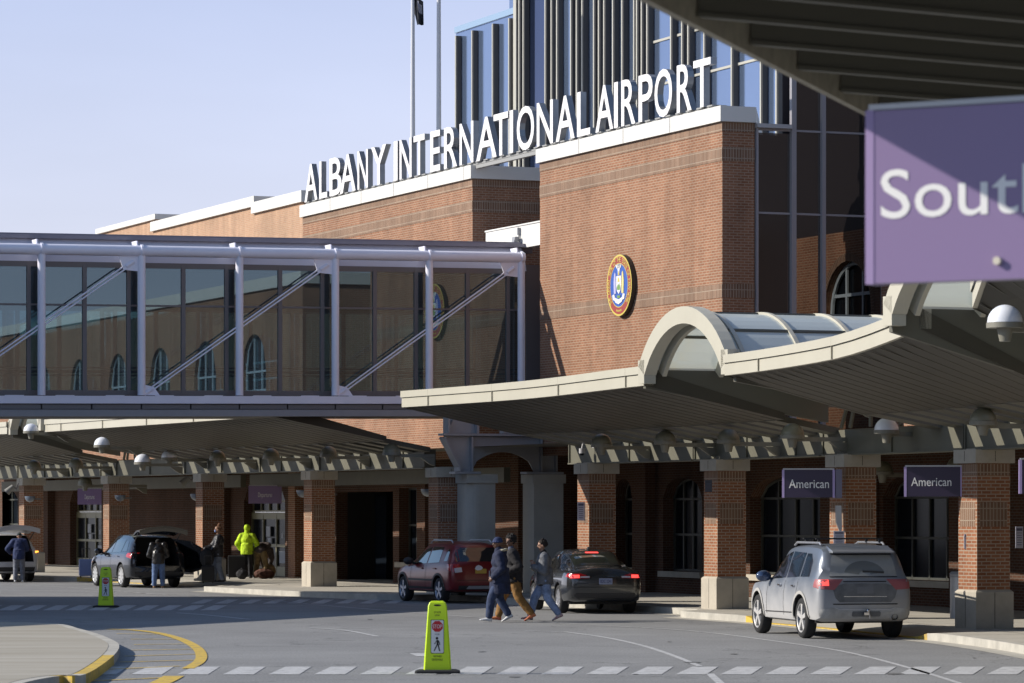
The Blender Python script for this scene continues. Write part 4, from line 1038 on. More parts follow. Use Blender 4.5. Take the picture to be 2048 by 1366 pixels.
for px, py, d, lab in ((733,962,118,"swivel spotlight on the inner beam by the dark opening"),(370,961,124,"swivel spotlight on the inner beam above the masked woman"),(20,978,130,"swivel spotlight on the inner beam at far left")):
    t = thing("spotlight", lab, "spotlight", at(px, py, d), 0, group="swivel spotlights")
    m_ = MB(); m_.tube((-.12,0,-.12),(.12,0,.1), .13, .08, n=14); local_obj(m_.build("lamp_head", mat("grey_cast_metal", (.25,.25,.24), .5), smooth=40), t)
    m_ = MB(); m_.path([V((.1,0,.1)),V((.22,0,0)),V((.3,0,.2))], .02); local_obj(m_.build("arm", M_mull), t)
wl_ = thing("wall_lamp", "tall triangular steel sconce on the column behind the left airline sign", "lamp", at(1677, 1040, 75.9), 0)
m_ = MB(); m_.poly_prism([(-.06,0,.30),(.06,0,.30),(.075,0,-.16),(.05,0,-.30),(-.05,0,-.05)], (0,.12,0)); local_obj(m_.build("shade", mat("brushed_steel", (.5,.52,.55), .3, metal=.6)), wl_)
wl2 = dup(wl_, at(1948, 1030, 70.2), label="slim steel sconce on the rightmost column below the airline sign")

# ================================================================= roof letters
SG = thing("airport_sign", "white raised letters ALBANY INTERNATIONAL AIRPORT along the pavilion parapet", "sign", fac(-5, -.3, ZC1))
VS = -.02
M_lface = mat("white_letter_face", (.80,.78,.78), .45); M_lside = mat("brushed_letter_side", (.30,.31,.33), .3, metal=.5, noise=.15, nscale=1.5)
letters = [("A",609,634.5),("L",638.5,654),("B",659,683),("A",680,711),("N",715,735.5),("Y",742,772),
 ("I",787.5,795),("N",799,823),("T",827,849),("E",861,880),("R",888,914),("N",919,946.5),("A",952.5,993),("T",987,1016),("I",1019,1026),("O",1033.5,1068),("N",1073.5,1105.5),("A",1111.5,1149),("L",1154,1180),
 ("A",1191,1226),("I",1228,1235.5),("R",1242.5,1270.5),("P",1277,1305),("O",1309,1344),("R",1353.5,1383),("T",1386.5,1421)]
CAPH = 1.17
for ch, pa, pb in letters:
    u0_, u1_ = ray_u(pa, VS), ray_u(pb, VS)
    me = extruded_text(ch, fac(u0_, VS, ZC1+.10), A, UP, CAPH, u1_-u0_, .17)
    me.materials.append(M_lface); me.materials.append(M_lside)
    o = bpy.data.objects.new("letter", me); COL.objects.link(o); adopt(o, SG)
rl = MB()
for ua, ub in ((UL0+.1, UL1-.1), (UL1-.1, UR0+.1), (UR0+.1, ray_u(1426, 0))):
    rl.box(fac(ua, .06, ZC1+.012), A*(ub-ua), B*.08, UP*.05); rl.box(fac(ua, .30, ZC1+.012), A*(ub-ua), B*.08, UP*.05)
u = UL0+.3
while u < UR1-.7:
    rl.box(fac(u, .0, ZC1+.063), A*.30, B*.4, UP*.035); u += .62
rl.box(fac(UL1-.3, .05, ZC1-.10), A*(UR0-UL1+.5), B*.12, UP*.10)
rl.build("mounting_rail", mat("sign_rail_metal", (.30,.30,.29), .5), SG)

# ================================================================= state seal
SC = at(1237.5, 570.5, 0) if False else None
us_ = ray_u(1237.5, -.16); ds = dof_uv(us_, -.16); zs_ = zat(570.5, ds); SR = 61.5*ds/F
SL = thing("state_seal", "round painted state emblem with blue centre and red lettered rim on the brick pavilion", "emblem", fac(us_, 0, zs_))
def sp_(x, z, d=0): return fac(us_ + x, -.15 - d, zs_ + z)
m_ = MB(); n = 48
def disc(mb, r0, r1, d, n=48, a0=0, a1=2*pi):
    for i in range(n):
        t0, t1 = a0+(a1-a0)*i/n, a0+(a1-a0)*(i+1)/n
        if r0 == 0: mb.face((sp_(0,0,d), sp_(r1*cos(t0), r1*sin(t0), d), sp_(r1*cos(t1), r1*sin(t1), d)))
        else: mb.face((sp_(r0*cos(t0), r0*sin(t0), d), sp_(r1*cos(t0), r1*sin(t0), d), sp_(r1*cos(t1), r1*sin(t1), d), sp_(r0*cos(t1), r0*sin(t1), d)))
for i in range(n):
    t0, t1 = 2*pi*i/n, 2*pi*(i+1)/n
    m_.face((sp_(SR*cos(t0), SR*sin(t0), -.13), sp_(SR*cos(t1), SR*sin(t1), -.13), sp_(SR*cos(t1), SR*sin(t1), 0), sp_(SR*cos(t0), SR*sin(t0), 0)))
disc(m_, 0, SR, -.13); m_.build("edge_band", mat("black_edge_paint", (.03,.03,.025), .5), SL)
M_gold = mat("gold_paint", (.62,.50,.12), .4); M_sred = mat("emblem_red", (.33,.06,.055), .5); M_sblue = mat("emblem_blue", (.045,.11,.42), .5); M_swhite = mat("emblem_white", (.72,.72,.72), .5); M_sgreen = mat("emblem_green", (.18,.32,.10), .5)
m_ = MB(); disc(m_, SR*.93, SR, 0); m_.build("gold_rim", M_gold, SL); m_ = MB(); disc(m_, SR*.70, SR*.725, .006); m_.build("inner_gold_ring", M_gold, SL)
m_ = MB(); disc(m_, SR*.72, SR*.94, .002); m_.build("red_ring", M_sred, SL)
m_ = MB(); disc(m_, 0, SR*.705, .002); m_.build("blue_field", M_sblue, SL)
m_ = MB(); s = "THE GREAT SEAL OF THE STATE OF NEW YORK"; n = len(s)
for i, ch in enumerate(s):
    if ch == ' ': continue
    a_ = R(222 - 264*i/(n-1)); c = sp_(SR*.765*cos(a_), SR*.765*sin(a_), .008)
    upd = A*cos(a_) + UP*sin(a_); xd = A*sin(a_) - UP*cos(a_)
    text_into(m_, ch, c, xd, upd, SR*.15, center=True)
for k in range(5):
    a_ = R(258 + 6*k); disc_c = (SR*.83*cos(a_), SR*.83*sin(a_))
    m_.cbox(sp_(disc_c[0], disc_c[1], .006), .045, .004, .045, A, B, UP)
m_.build("ring_lettering", M_gold, SL)
def flat(mb, pts, d=.012): mb.poly_prism([sp_(x*SR*1.12, z*SR*1.10, 0) for x, z in pts], -B*d)
m_ = MB()
flat(m_, [(-.16,.28),(.16,.28),(.17,0),(.12,-.16),(0,-.26),(-.12,-.16),(-.17,0)], .016)
flat(m_, [(-.05,.30),(.05,.30),(.06,.44),(.14,.58),(.22,.62),(.12,.50),(.03,.52),(0,.62),(-.04,.52),(-.14,.50),(-.24,.62),(-.14,.58),(-.06,.44)], .016)   # bird with raised wings
flat(m_, [(-.44,-.28),(-.30,-.25),(-.26,-.36),(0,-.42),(.26,-.36),(.30,-.25),(.44,-.28),(.40,-.42),(.28,-.44),(.22,-.50),(0,-.56),(-.22,-.50),(-.28,-.44),(-.40,-.42)], .02)   # ribbon
m_.build("white_charges", M_swhite, SL)
m_ = MB(); flat(m_, [(-.34,-.24),(-.20,-.24),(-.21,.12),(-.22,.32),(-.27,.40),(-.32,.32),(-.36,.10)], .016); m_.build("left_supporter", mat("emblem_lilac", (.45,.45,.66), .5), SL)
m_ = MB(); flat(m_, [(.20,-.24),(.34,-.24),(.36,.10),(.33,.32),(.29,.42),(.23,.36),(.21,.12)], .016); m_.build("right_supporter", mat("emblem_yellow", (.72,.60,.25), .5), SL)
m_ = MB(); flat(m_, [(-.12,-.06),(-.04,.04),(0,.0),(.05,.07),(.12,-.06),(.09,-.14),(-.09,-.14)], .019); flat(m_, [(-.12,-.30),(.12,-.30),(.08,-.38),(-.08,-.38)], .019); m_.build("green_charges", M_sgreen, SL)
m_ = MB(); flat(m_, [(-.07,.10),(.07,.10),(.05,.2),(0,.24),(-.05,.2)], .019); flat(m_, [(-.04,.30),(.05,.30),(.03,.42),(-.02,.42)], .019); m_.build("gold_charges", M_gold, SL)

# ================================================================= flagpoles
def pole(px, d, ztop, lab, r=.075):
    b = at(px, 700, d); t = thing("flagpole", lab, "flagpole", (b.x, d, 9.5), group="white flagpoles behind the terminal")
    m_ = MB(); m_.tube((0,0,0),(0,0,ztop-9.5), r*1.25, r*.75, n=14); local_obj(m_.build("shaft", mat("white_pole_paint", (.62,.63,.66), .4), smooth=60), t)
    return t
pole(825.5, 112, 18.4, "left white flagpole flying the dark flag"); pole(877.5, 112, 20, "right white flagpole without a visible flag")
fp = at(828, 35, 112)
FL = thing("flag", "dark flag with a pale patch hanging limp from the left flagpole", "flag", fp)
m_ = MB(); m2 = MB()
nx, nz = 8, 12
def fpnt(i, j):
    t = j/nz; s_ = i/nx
    return V((-.12 + s_*.40*(1-.5*t) + t*.22 - (.1 if j == 0 else 0), .10*sin(s_*7+t*3), .72 - t*.95 - s_*.15*(1-t)))
for i in range(nx):
    for j in range(nz):
        (m2 if (3 <= j <= 6 and 4 <= i <= 6) or (j in (2,3,4,5) and i == 3+j//2) else m_).face((fpnt(i,j), fpnt(i+1,j), fpnt(i+1,j+1), fpnt(i,j+1)))
local_obj(m_.build("cloth", mat("black_flag_cloth", (.02,.022,.03), .8)), FL); local_obj(m2.build("pale_patch", mat("flag_patch", (.25,.26,.32), .8)), FL)

# ================================================================= hanging signs
def hang_sign(p0, p1, z0, z1, thick, text, tx, th, tw, lab, face_m, edge_m, tz=None):
    """p0 left bottom, p1 right bottom (world xy) ; text starts tx metres from the left"""
    p0 = V(p0); p1 = V(p1); d = (p1-p0); L = d.length; X = d.normalized(); N = V((X.y, -X.x, 0))
    t = thing("airline_sign" if text == "American" else "overhead_sign", lab, "sign", (p0+p1)/2)
    m_ = MB(); m_.box(V((p0.x,p0.y,z0)), X*L, -N*thick, UP*(z1-z0)); m_.build("panel", face_m, t)
    MB().box(V((p0.x,p0.y,z0-.004))-X*.05+N*.004, X*.05, -N*(thick+.008), UP*(z1-z0+.008)).build("end_cap", edge_m, t); MB().box(V((p1.x,p1.y,z0-.004))+N*.004, X*.05, -N*(thick+.008), UP*(z1-z0+.008)).build("end_cap", edge_m, t)
    f = MB(); f.box(V((p0.x,p0.y,z1+.005))-X*.03+N*.006, X*(L+.06), -N*(thick+.012), UP*.03); f.build("top_rail", M_alu, t)
    if text:
        l_ = MB(); text_into(l_, text, V((p0.x,p0.y, tz if tz is not None else (z0+z1)/2-th/2)) + X*tx, X, UP, th, width=tw, off=.004 if X.cross(UP).dot(N) > 0 else -.004)
        l_.build("lettering", M_white, t)
    return t, X, N
def am(px0, px1, y0l, y1l, d, lab):
    a_ = at(px0, 0, d); b_ = at(px1, 0, d-.15); z1 = zat(y0l, d); z0 = zat(y1l, d)
    s_ = d/F
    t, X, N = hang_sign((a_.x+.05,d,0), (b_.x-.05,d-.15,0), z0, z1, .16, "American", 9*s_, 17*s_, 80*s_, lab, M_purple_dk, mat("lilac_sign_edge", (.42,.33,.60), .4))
    e = MB(); e.box(V((b_.x+.012, d-.2, z0-.01)), X*.13, V((0,.22,0)), UP*(z1-z0+.02)); e.build("wall_bracket", mat("grey_violet_bracket", (.16,.15,.22), .4), t)
am(1564, 1670, 940, 995, 76.0, "purple hanging sign reading American on the column behind the silver car")
am(1808, 1926, 934, 993, 70.3, "purple hanging sign reading American on the rightmost column")
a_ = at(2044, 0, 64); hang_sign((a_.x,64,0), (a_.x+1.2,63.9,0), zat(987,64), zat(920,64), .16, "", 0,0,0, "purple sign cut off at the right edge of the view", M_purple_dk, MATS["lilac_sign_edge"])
# door signs
for px0, px1, y0, y1, d, lab in ((500,560,972,1007,122.6,"purple sign over the automatic doors behind the hi vis worker"),(158,200,978,1009,131,"purple sign over the glass doors left of the dark car")):
    a_ = at(px0, 0, d-1.2); b_ = at(px1, 0, d-1.2)
    hang_sign((a_.x,d-1.2,0),(b_.x,d-1.2,0), zat(y1,d-1.2), zat(y0,d-1.2), .1, "Departures", (px1-px0)*.27*d/F, 9*d/F, (px1-px0)*.46*d/F, lab, M_purple, M_purple)
# big near sign
DZ = 20.0
ps0 = at(1748, 0, DZ); ps0.z = 0; X_ = V((.866,-.5,0))
def on_sign(px):
    r = (px-CX)/F; s_ = (r*ps0.y - ps0.x)/(X_.x - r*X_.y); return ps0 + X_*s_, s_
zt_, zb_ = zat(222, DZ), zat(567, DZ)
tS, X, N = hang_sign((ps0.x,ps0.y,0), tuple(ps0 + X_*2.4), zb_, zt_, .14, "", 0,0,0, "large near purple sign beginning South hanging at upper right", mat("lit_purple_panel", (.235,.17,.31), .3), mat("violet_edge", (.30,.22,.40), .4))
pA, sA = on_sign(1762); pB, sB = on_sign(2037)
tm, tw_, _ = text_me("Sout"); l_ = MB(); hgt = 97*DZ/F*.985
text_into(l_, "South", V((pA.x,pA.y, zat(437, pA.y))), X, UP, hgt, width=(sB-sA)*text_me("South")[1]/tw_, off=-.004 if X.cross(UP).dot(N) < 0 else .004)
l_.build("lettering", mat("sign_lettering", (.78,.77,.75), .4), tS)
f = MB(); p = on_sign(1997)[0]; f.tube(V((p.x,p.y,zat(522,p.y)))+N*.0, V((p.x,p.y,zat(522,p.y)))+N*.03, .022, n=12); f.build("fixing_cap", mat("fixing_cap_paint", (.6,.55,.45), .5), tS)
f = MB()
for s_ in (1.35, 2.2): q = ps0 + X_*s_ - N*.07; MB().tube((q.x,q.y,zt_), (q.x,q.y,zt_+1.6), .03).build("hanger_rod", M_alu, tS)

# ================================================================= near canopy over the camera side
NC = thing("near_canopy", "near canopy underside with parallel ribs filling the upper right corner", "canopy", (3, 24, 5), group="curved canopies over the kerb")
def lin3(a, b, t): return a + (b-a)*t
e0 = at(1310, -6, 22.0); e1 = at(1745, 222, 28.0)
ed = e1-e0; eA = e0 - ed*.6; eB = e1 + ed*.25
rd = at(2048, 98, 24.4) - at(1430, 43, 23.3); rd = rd.normalized()
def ncp(t, s, dz=0): return eA + (eB-eA)*t + rd*s + UP*dz
m_ = MB(); m_.face((ncp(0,0,.28), ncp(1,0,.28), ncp(1,9,.28), ncp(0,9,.28))); m_.build("soffit", mat("near_soffit", (.085,.078,.052), .55, noise=.1, nscale=.8), NC)
m_ = MB(); 
for k in range(-1, 22):
    # rib every so often, measured against the edge line
    t = .045 + k*.118
    if t > 1: break
    p = ncp(t, .05); m_.box(p + UP*.03, rd*9, (eB-eA).normalized()*.045, UP*.245); m_.box(p - (eB-eA).normalized()*.03, rd*9, (eB-eA).normalized()*.10, UP*.028)
m_.build("rib", mat("near_rib", (.125,.115,.08), .5), NC)
m_ = MB(); m_.box(ncp(0,-.05,-.05), (eB-eA), rd*.08, UP*.42)
m_.build("edge_beam", mat("near_edge_beam", (.33,.29,.20), .5, noise=.25, nscale=6), NC)
m_ = MB()
for k in range(40):
    p = ncp(.01+k*.025, -.052, .10); m_.box(p, (eB-eA).normalized()*.02, rd*-.008, UP*.02)
m_.build("screw", M_mull, NC)
m_ = MB(); m_.face((ncp(0,-.1,.5), ncp(0,9,.5), ncp(1,9,.5), ncp(1,-.1,.5))); m_.build("roof_sheet", M_coping, NC)
# ================================================================= cars
def densify(poly, step):
    out = []
    for a, b in zip(poly, poly[1:] + poly[:1]):
        L = math.dist(a, b); k = max(1, int(L/step))
        for i in range(k): out.append((a[0]+(b[0]-a[0])*i/k, a[1]+(b[1]-a[1])*i/k))
    return out
class Car:
    """x from the tail (0) to the nose (L), y left +, z up"""
    def __init__(s, name, label, loc, ang, spec, paint):
        s.sp = spec; s.paint = paint; s.L = spec['L']
        s.root = thing(name, label, "car", loc, ang)
        s.body()
    def prof(s, k, x): return smooth_tab(s.sp[k], x)
    def body(s):
        sp = s.sp; n = 58; mb = MB(); rings = []
        xs = [s.L*(.5-.5*cos(pi*i/n))*.75 + s.L*i/n*.25 for i in range(n+1)]
        for x in xs:
            zb, zl, zt = s.prof('bot', x), s.prof('belt', x), s.prof('top', x); zl = min(zl, zt-.02)
            w, wt = s.prof('w', x), s.prof('wt', x); g_ = zt - zl
            half = [(0, zb), (w*.80, zb), (w*.95, zb+.04), (w*.985, zb+.13), (w, zb+(zl-zb)*.45), (w*.995, zb+(zl-zb)*.70), (w*.965, zl-.05), (w*.935, zl)]
            if g_ > .16:
                ws = w*.925
                half += [(ws+(wt-ws)*.33, zl+g_*.33), (ws+(wt-ws)*.66, zl+g_*.62), (wt, zt-.10), (wt-.035, zt-.045), (wt-.12, zt-.012), (wt*.5, zt+.012), (0, zt+.02)]
            else:
                for t_ in (.12,.25,.38,.52,.66,.83,1): half.append((w*.935*(1-t_*.999), zl + g_*math.sin(t_*pi/2)))
            ring = [V((x, y, z)) for y, z in half] + [V((x, -y, z)) for y, z in reversed(half[1:-1])]
            rings.append(ring)
        mb.loft(rings); me = mb.mesh("body_src")
        bm = bmesh.new(); bm.from_mesh(me); bmesh.ops.remove_doubles(bm, verts=bm.verts, dist=1e-4); bmesh.ops.recalc_face_normals(bm, faces=bm.faces); bm.to_mesh(me)
        s.bvh = BVHTree.FromBMesh(bm); bm.free()
        tmp = bpy.data.objects.new("tmp", me); COL.objects.link(tmp)
        cuts = []
        def cutter(mb_):
            cm = mb_.mesh("cut"); b_ = bmesh.new(); b_.from_mesh(cm); bmesh.ops.remove_doubles(b_, verts=b_.verts, dist=1e-4); bmesh.ops.recalc_face_normals(b_, faces=b_.faces); b_.to_mesh(cm); b_.free()
            cm.materials.append(M_dark); co = bpy.data.objects.new("cut", cm); COL.objects.link(co); cuts.append(co)
            m_ = tmp.modifiers.new("b", 'BOOLEAN'); m_.operation = 'DIFFERENCE'; m_.object = co; m_.solver = 'EXACT'
            try: m_.material_mode = 'TRANSFER'
            except Exception: pass
        R_ = sp['rw']
        for x in (sp['xr'], sp['xf']):
            for sg in (-1, 1):
                c = MB(); c.tube((x, sg*(sp['W']/2-.30), R_-.0), (x, sg*(sp['W']/2+.3), R_-.0), R_+sp.get('gapw', .065), n=32); cutter(c)
        if sp.get('hatch'):
            x1, y1, z0, z1 = sp['hatch']; c = MB(); c.loft([[V((-.3,-y1,z0)),V((-.3,y1,z0)),V((-.3,y1*.86,z1)),V((-.3,-y1*.86,z1))],[V((x1,-y1,z0)),V((x1,y1,z0)),V((x1,y1*.86,z1)),V((x1,-y1*.86,z1))]]); cutter(c)
        me.materials.append(s.paint)
        dg = bpy.context.evaluated_depsgraph_get(); dg.update()
        nm = bpy.data.meshes.new_from_object(tmp.evaluated_get(dg))
        for c in cuts + [tmp]: bpy.data.objects.remove(c)
        if len(nm.materials) < 2: nm.materials.append(M_dark)
        for p in nm.polygons: p.use_smooth = True
        nm.set_sharp_from_angle(angle=R(35))
        o = bpy.data.objects.new("body", nm); COL.objects.link(o); local_obj(o, s.root)
    def hit(s, o, d):
        r = s.bvh.ray_cast(V(o), V(d)); return r[0]
    def decal(s, poly, view, name, m, off=.006, parent=None, th=0, step=.05, grid=.06):
        """poly in (y,z) for rear/front views or (x,z) for left/right, projected on the body"""
        bm = bmesh.new(); P = densify([tuple(p) for p in poly], step)
        bm.faces.new([bm.verts.new((a, b, 0)) for a, b in P])
        lo = [min(p[k] for p in P) for k in (0, 1)]; hi = [max(p[k] for p in P) for k in (0, 1)]
        for k in (0, 1):
            c = lo[k] + grid
            while c < hi[k]:
                co = [0, 0, 0]; co[k] = c; nn = [0, 0, 0]; nn[k] = 1
                bmesh.ops.bisect_plane(bm, geom=bm.verts[:]+bm.edges[:]+bm.faces[:], plane_co=co, plane_no=nn); c += grid
        bad = []
        for v in bm.verts:
            a, b = v.co.x, v.co.y
            if view == 'rear': o, d = (-2, a, b), (1, 0, 0)
            elif view == 'front': o, d = (s.L+2, a, b), (-1, 0, 0)
            elif view == 'left': o, d = (a, 3, b), (0, -1, 0)
            elif view == 'right': o, d = (a, -3, b), (0, 1, 0)
            else: o, d = (a, b, 4), (0, 0, -1)
            h = s.hit(o, d)
            if h is None: bad.append(v); v.co = (0, 0, 0); continue
            v.co = h - V(d)*off
        if bad: bmesh.ops.delete(bm, geom=bad, context='VERTS')
        me = bpy.data.meshes.new(name); bm.to_mesh(me); bm.free(); me.materials.append(m)
        for p in me.polygons: p.use_smooth = True
        o = bpy.data.objects.new(name, me); COL.objects.link(o); local_obj(o, parent or s.root); return o
    def sides(s, poly, name, m, **k):
        for v in ('left', 'right'): s.decal(poly, v, name, m, **k)
    def both(s, poly, name, m, **k):
        s.decal(poly, 'rear', name, m, **k); s.decal([(-a, b) for a, b in poly], 'rear', name, m, **k)
    def wheels(s, rim_m, spokes=5, wide=.235):
        sp = s.sp; r = sp['rw']
        for x in (sp['xr'], sp['xf']):
            for sg in (-1, 1):
                y0 = sg*(sp['W']/2 - .02); y1 = sg*(sp['W']/2 - wide)
                t = MB(); prof = [(r*.70, y0-sg*.035), (r*.72, y0-sg*.006), (r*.86, y0), (r*.96, y0-sg*.02), (r, y0-sg*.06), (r, y1+sg*.05), (r*.94, y1), (r*.66, y1)]
                rings = [[V((x + rr*cos(2*pi*j/36), yy, r + rr*sin(2*pi*j/36))) for j in range(36)] for rr, yy in prof]
                t.loft(rings, caps=False); 
                w_ = MB(); w_.tube((x, y0-sg*.10, r), (x, y1, r), r*.68, n=28)
                wh = w_.build("wheel", M_dark); local_obj(wh, s.root)
                ty = t.build("tyre", M_rubber, smooth=50); local_obj(ty, wh)
                rm = MB(); pr = [(r*.71, y0-sg*.01), (r*.68, y0-sg*.02), (r*.66, y0-sg*.09)]
                rm.loft([[V((x + rr*cos(2*pi*j/36), yy, r + rr*sin(2*pi*j/36))) for j in range(36)] for rr, yy in pr], caps=False)
                rm.tube((x, y0-sg*.07, r), (x, y0-sg*.015, r), r*.17, r*.13, n=16)
                for k in range(spokes):
                    a_ = 2*pi*k/spokes + .35; c_, s_ = cos(a_), sin(a_); tw = r*.10
                    def pt(rr, off, yy): return V((x + rr*c_ - off*s_, yy, r + rr*s_ + off*c_))
                    rm.poly_prism([pt(r*.12, -tw*.9, y0-sg*.02), pt(r*.12, tw*.9, y0-sg*.02), pt(r*.69, tw*1.2, y0-sg*.018), pt(r*.69, -tw*1.2, y0-sg*.018)], (0, -sg*.045, 0))
                rmo = rm.build("rim", rim_m, smooth=40); local_obj(rmo, wh)
    def mirror(s, x, z, m, sgs=(1,-1), sz=1.0):
        for sg in sgs:
            y = sg*(s.prof('w', x)*.93); b = MB()
            b.ball((x, y+sg*.15, z+.06), .1*sz, 8, 12, sc3=(.75, 1.25, .9)); b.tube((x, y-sg*.03, z-.0), (x, y+sg*.1, z+.03), .03)
            local_obj(b.build("wing_mirror", m, smooth=60), s.root)
    def plain(s, mb, name, m, smooth=False): o = mb.build(name, m, smooth=smooth); local_obj(o, s.root); return o
M_wing = mat("car_window_glass", (.012,.014,.018), .04, spec=.7, coat=1)
M_trim = mat("black_car_trim", (.03,.03,.032), .6)
M_seam = mat("panel_gap", (.012,.012,.012), .8)
M_chrome = mat("chrome", (.7,.7,.72), .12, metal=1)
M_redl = mat("red_lamp_lens", (.42,.012,.015), .12, coat=.8); M_clear = mat("clear_lamp_lens", (.55,.56,.6), .12, coat=.8)
M_lit = mat("lit_brake_lamp", (.8,.05,.05), .3, emit=(1,.07,.06), estr=1.6)
M_alloy = mat("alloy_rim", (.50,.50,.52), .3, metal=.7)
def rrect(x0, x1, z0, z1, c=.02): return [(x0+c,z0),(x1-c,z0),(x1,z0+c),(x1,z1-c),(x1-c,z1),(x0+c,z1),(x0,z1-c),(x0,z0+c)]
def bez(pts): return pts
def hl(x0, z0, x1, z1, w=.012):
    dx, dz = x1-x0, z1-z0; L = math.hypot(dx, dz) or 1; nx, nz = -dz/L*w/2, dx/L*w/2
    return [(x0-nx,z0-nz),(x1-nx,z1-nz),(x1+nx,z1+nz),(x0+nx,z0+nz)]

# dusty paint: clean above, salt film rising from the sills
def dusty(name, col, dust, z0, z1, rough=.25):
    m = bpy.data.materials.new(name); m.use_nodes = True; n = m.node_tree.nodes; l = m.node_tree.links; MATS[name] = m; p = n["Principled BSDF"]
    tc = n.new("ShaderNodeTexCoord"); sx_ = n.new("ShaderNodeSeparateXYZ"); l.new(tc.outputs["Object"], sx_.inputs[0])
    nz = n.new("ShaderNodeTexNoise"); nz.inputs["Scale"].default_value = 2.2; nz.inputs["Detail"].default_value = 6; l.new(tc.outputs["Object"], nz.inputs[0])
    a = n.new("ShaderNodeMath"); a.operation = 'MULTIPLY_ADD'; a.inputs[1].default_value = .5; l.new(nz.outputs[0], a.inputs[0]); l.new(sx_.outputs[2], a.inputs[2])
    r = n.new("ShaderNodeMapRange"); r.inputs[1].default_value = z0+.25; r.inputs[2].default_value = z1+.25; r.inputs[3].default_value = .93; r.inputs[4].default_value = .10; l.new(a.outputs[0], r.inputs[0])
    rx = n.new("ShaderNodeMapRange"); rx.inputs[1].default_value = .05; rx.inputs[2].default_value = .45; rx.inputs[3].default_value = .45; rx.inputs[4].default_value = 0; l.new(sx_.outputs[0], rx.inputs[0])
    ad = n.new("ShaderNodeMath"); ad.operation = 'MAXIMUM'; l.new(r.outputs[0], ad.inputs[0]); l.new(rx.outputs[0], ad.inputs[1])
    mx = n.new("ShaderNodeMix"); mx.data_type = 'RGBA'; mx.inputs[6].default_value = (*col, 1); mx.inputs[7].default_value = (*dust, 1)
    l.new(ad.outputs[0], mx.inputs[0]); l.new(mx.outputs[2], p.inputs["Base Color"])
    ro = n.new("ShaderNodeMapRange"); ro.inputs[3].default_value = rough; ro.inputs[4].default_value = .8; l.new(ad.outputs[0], ro.inputs[0]); l.new(ro.outputs[0], p.inputs["Roughness"])
    mt = n.new("ShaderNodeMapRange"); mt.inputs[3].default_value = .55; mt.inputs[4].default_value = 0; l.new(ad.outputs[0], mt.inputs[0]); l.new(mt.outputs[0], p.inputs["Metallic"])
    return m
def car_paint(name, col, metal=.4, rough=.22):
    m = mat(name, col, rough, metal=metal, coat=1.0); return m
def heading(p_rear, p_front): d = p_front - p_rear; return math.atan2(d.y, d.x)

# ---------------- silver-grey dusty four wheel drive
L = 4.82
SUV = dict(L=L, W=1.96, rw=.385, xr=.98, xf=3.90,
 bot=[(0,.50),(.06,.38),(.25,.33),(.6,.34),(1.5,.30),(3.4,.30),(4.4,.33),(4.75,.40),(4.82,.5)],
 belt=[(0,.86),(.05,1.10),(.2,1.14),(1.0,1.13),(2.4,1.08),(3.5,1.03),(4.3,.98),(4.7,.86),(4.82,.66)],
 top=[(0,.90),(.03,1.12),(.08,1.20),(.22,1.48),(.33,1.66),(.55,1.735),(1.3,1.765),(2.2,1.74),(2.75,1.66),(3.1,1.45),(3.5,1.16),(3.7,1.12),(4.3,1.05),(4.7,.93),(4.82,.70)],
 w=[(0,.80),(.05,.885),(.15,.93),(.5,.965),(1.5,.975),(3.5,.965),(4.3,.93),(4.65,.84),(4.82,.66)],
 wt=[(0,.74),(.3,.74),(.8,.74),(2.2,.73),(3.1,.66),(3.6,.7),(4.82,.5)])
pr, pf = gnd(1609, 1276.5), gnd(1533, 1267)
a_ = R(90 + 12.5)
def place(spec, p_rl, ang):
    """origin so that the rear left wheel's outer contact is at p_rl"""
    M = Matrix.Rotation(ang, 3, 'Z'); return V((p_rl.x, p_rl.y, 0)) - M @ V((spec['xr'], spec['W']/2-.10, 0))
PD = dusty("dusty_steel_blue_paint", (.14,.17,.22), (.47,.46,.45), .40, 1.20)
c = Car("parked_suv", "dusty silver grey four wheel drive parked at the kerb with roof rack and tow ball", place(SUV, pr, a_), a_, SUV, PD)
M_dustg = mat("dusty_rear_glass", (.30,.31,.31), .5, noise=.10, nscale=2, coat=.3)
c.decal([(-.66,1.19),(.66,1.19),(.60,1.50),(.56,1.575),(-.56,1.575),(-.60,1.50)], 'rear', "rear_window", M_dustg)
arcp = [(-.02+.40*cos(t), 1.20+.27*sin(t)) for t in [R(a) for a in range(12, 169, 12)]]; arcp2 = [(-.02+.12*cos(t), 1.20+.08*sin(t)) for t in [R(a) for a in range(168, 11, -12)]]
c.decal(arcp+arcp2, 'rear', "wiped_arc", mat("wiped_glass", (.16,.17,.17), .3, coat=.5), off=.009)
b = MB(); b.box(V((.10,-.40,1.235)), V((.0,.42,.02)), V((.03,0,0)), V((0,0,.035))); b.box(V((.13,-.40,1.24)), V((.02,.14,-.015)), V((.03,0,0)), V((0,0,.06))); c.plain(b, "rear_wiper", M_trim)
